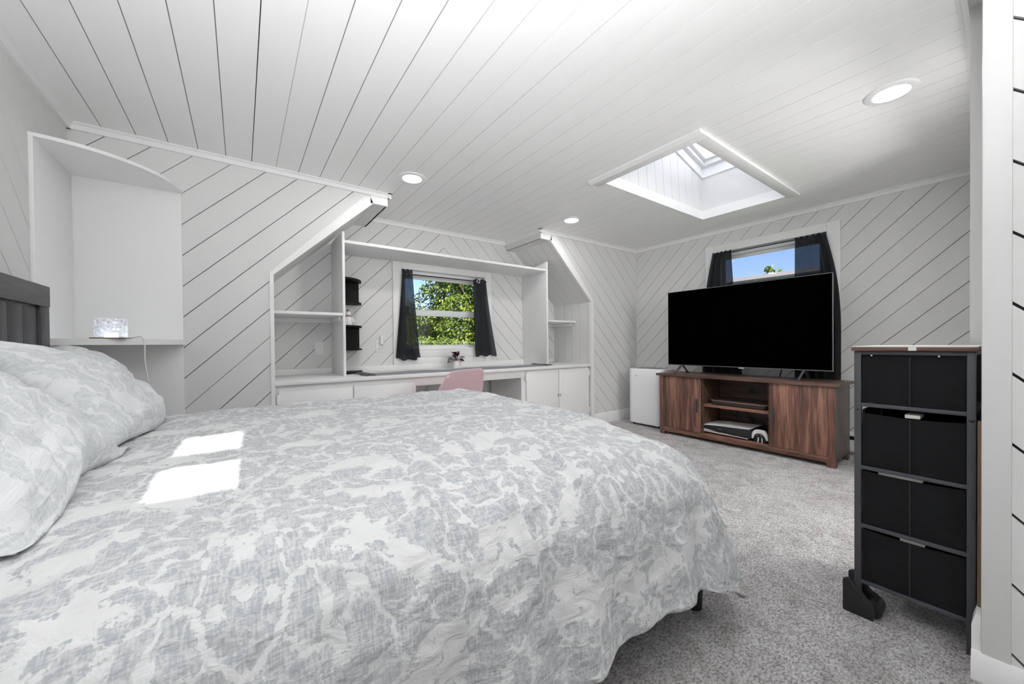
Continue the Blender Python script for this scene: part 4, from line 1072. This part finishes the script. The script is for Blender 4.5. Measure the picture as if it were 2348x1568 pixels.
obj('pillow', pillow((-.470, 2.058, .815), (0, 1, -.03), (-.62, 0, .70), (.72, 0, .62), .382, .240, .135, 1.7), M['pillowcase'], None, 'far floral pillow leaning on the headboard next to the corner shelf', 'pillow', ang=180)
obj('pillow', pillow((-.470, 1.298, .785), (0, 1, -.02), (-.66, 0, .64), (.70, 0, .68), .385, .232, .125, 4.2), M['pillowcase'], None, 'near floral pillow in front at the left edge of the bed', 'pillow', ang=180)

# ------------------------------------------------------------------ outside
GZ = -2.7
struct('ground_outside', boxed(-30, 60, -30, 60, GZ-.1, GZ), M['grass'])
def tree(x, y, zc, rx, rz, n, label, seed, size=.12, trunk=True):
    t = thing('tree', (x, y, GZ), label, 'tree', 'trees outside the windows')
    rnd = random.Random(seed); bm = new_bm()
    for i in range(n):
        while True:
            d = Vector((rnd.uniform(-1, 1), rnd.uniform(-1, 1), rnd.uniform(-1, 1)))
            if .05 < d.length < 1: break
        rad = d.length**.5; d.normalize()
        lump = .72 + .38*noise.noise(d*2.3+Vector((seed, 0, 0))) + .16*noise.noise(d*6)
        c = Vector((x+d.x*rx*rad*lump, y+d.y*rx*rad*lump, zc+d.z*rz*rad*lump))
        s = size*rnd.uniform(.5, 1.2)
        a = Vector((rnd.gauss(0, 1), rnd.gauss(0, 1), rnd.gauss(0, 1))).normalized(); b = a.orthogonal().normalized()
        up = a.cross(b)
        vs = [bm.verts.new(c - b*s*.45), bm.verts.new(c + up*s*.28 + a*s*.1), bm.verts.new(c + b*s*.55), bm.verts.new(c - up*s*.28 + a*s*.1)]
        bm.faces.new(vs)
    obj('foliage', bm, M['leaf'], t, smooth=False)
    bm = new_bm(); tube(bm, [(x, y, GZ), (x+.1, y, zc*.4+GZ*.6), (x, y, zc+rz*.4)], [.22, .16, .05], 10)
    for k in range(6):
        a = rnd.random()*6.28; tube(bm, [(x, y, zc-rz*.5+k*.2), (x+math.cos(a)*rx*.6, y+math.sin(a)*rx*.6, zc-rz*.1+k*.25)], [.07, .02], 7)
    obj('trunk', bm, M['bark'], t)
tree(7.25, 12.0, 2.5, 2.6, 2.8, 34000, 'big bright green tree filling the right of the desk window view', 2)
tree(4.7, 10.0, -.1, 1.9, 1.6, 20000, 'bushy green tree low in the desk window view', 4, .11)
tree(5.5, 14.5, 1.0, 2.1, 2.0, 18000, 'green tree at the left of the desk window view, sky above it', 6)
tree(6.2, 9.4, -.2, 1.6, 1.45, 15000, 'bushy green shrub low at right in the desk window view', 8, .10)
tree(22.5, 7.6, 2.3, 1.9, 2.75, 5500, 'distant green treetop above the roof behind the television, right one', 9, .3)
tree(22.5, 9.3, 2.0, 1.2, 2.45, 3500, 'distant green treetop above the roof behind the television, left one', 10, .3)
# neighbouring house seen over the television
t = thing('house', (16, 7.5, GZ), 'neighbouring house with a grey roof seen over the television', 'house')
obj('house_wall', boxed(14.6, 20, 1, 14, GZ, 2.95), M['house'], t)
obj('house_roof', prism(new_bm(), [(14.0, 3.02), (14.0, 3.10), (17.0, 3.70), (20.0, 3.1), (20.0, 3.0), (17.0, 3.58)], 'y', .5, 14.5), M['roof'], t)
# fence wire and post beyond the desk window
t = thing('fence', (4.7, 7.5, GZ), 'pale wire fence crossing the bottom of the desk window view', 'fence')
bm = tube(new_bm(), [(2.2, 7.6, 1.055), (4.4, 7.6, 1.045), (8, 7.6, 1.055)], .0035, 6); obj('rail', bm, M['fence'], t)
for x in (2.3, 4.15, 6.3): obj('post', boxed(x-.012, x+.012, 7.588, 7.612, GZ, 1.085), M['fence'], t)

# repeats carry a group
GROUPS = {'curtain': 'black curtains at the two windows', 'curtain_rod': 'curtain rods', 'pillow': 'pillows on the bed', 'desk_cabinet': 'cabinets under the countertop',
          'divider_panel': 'upright boards beside the desk window', 'wall_shelf': 'white shelves in the alcove', 'power_cable': 'black cables around the media stand', 'paper_pad': 'papers in the drawer tower'}
for o in COL.objects:
    if o.parent is None:
        g = GROUPS.get(o.name.split('.')[0])
        if g: o['group'] = g

# ------------------------------------------------------------------ light
sun = bpy.data.lights.new('sun', 'SUN'); sun.energy = 21.0; sun.angle = math.radians(.53); sun.color = (1, .96, .90)
so = bpy.data.objects.new('sun', sun); COL.objects.link(so)
el = math.radians(28.0); az = math.radians(1.0)
dirv = Vector((math.sin(az)*math.cos(el), math.cos(az)*math.cos(el), -math.sin(el)))
so.rotation_euler = dirv.to_track_quat('-Z', 'Y').to_euler()
w = bpy.data.worlds.new('world'); S.world = w; w.use_nodes = True; nt = w.node_tree
bg = nt.nodes['Background']
sky = nt.nodes.new('ShaderNodeTexSky'); sky.sky_type = 'NISHITA'; sky.sun_disc = False; sky.sun_elevation = el; sky.sun_rotation = PI; sky.air_density = 1.2; sky.dust_density = .6; sky.ozone_density = 2.5
tint = N(nt, 'ShaderNodeMix', data_type='RGBA', blend_type='MULTIPLY'); tint.inputs['Factor'].default_value = 1; tint.inputs['B'].default_value = (.93, .96, 1.28, 1)
nt.links.new(sky.outputs[0], tint.inputs['A']); nt.links.new(tint.outputs['Result'], bg.inputs['Color']); bg.inputs['Strength'].default_value = .17
def lamp(name, loc, power, radius, col=(1, .985, .96)):
    l = bpy.data.lights.new(name, 'POINT'); l.energy = power; l.shadow_soft_size = radius; l.color = col
    o = bpy.data.objects.new(name, l); COL.objects.link(o); o.location = loc; return o
def spot(name, loc, power, radius, aim, size, col=(.985, .995, 1.0)):
    l = bpy.data.lights.new(name, 'SPOT'); l.energy = power; l.shadow_soft_size = radius; l.color = col; l.spot_size = size; l.spot_blend = 1
    o = bpy.data.objects.new(name, l); COL.objects.link(o); o.location = loc
    o.rotation_euler = Vector(aim).to_track_quat('-Z', 'Y').to_euler(); return o
# unseen fill spot added behind the camera, aimed up to brighten the ceiling
spot('ceiling_fill_spot', (.0, -.15, 1.25), 240, .12, (.16, .34, 1), math.radians(158))
lamp('fill_light', (2.78, -.62, 1.72), 60, .18, (1, .99, .975))  # unseen fill light added past the doorway to brighten the room's right half

# ------------------------------------------------------------------ camera (image 2348 x 1568)
F = 853.63
R = Matrix(((0.80838498, -0.01333327, 0.58850315), (-0.58857632, -0.00204974, 0.80843906), (-0.00957286, -0.99990901, -0.00950463)))
cam = bpy.data.cameras.new('camera'); cam.sensor_width = 36; cam.sensor_fit = 'HORIZONTAL'; cam.lens = F/2348*36; cam.shift_y = 12.3/2348
cam.clip_start = .02; cam.clip_end = 200
co_ = bpy.data.objects.new('camera', cam); COL.objects.link(co_)
m = Matrix.Identity(4)
for r in range(3):
    m[r][0] = R[r][0]; m[r][1] = -R[r][1]; m[r][2] = -R[r][2]
m[0][3], m[1][3], m[2][3] = 0, 0, 1
co_.matrix_world = m
S.camera = co_
S.view_settings.view_transform = 'Standard'; S.view_settings.look = 'None'; S.view_settings.exposure = 0; S.view_settings.gamma = 1
S.view_settings.use_curve_mapping = False
S.cycles.use_denoising = True
S.cycles.max_bounces = 14; S.cycles.diffuse_bounces = 8; S.cycles.transparent_max_bounces = 16
S.cycles.sample_clamp_indirect = 8
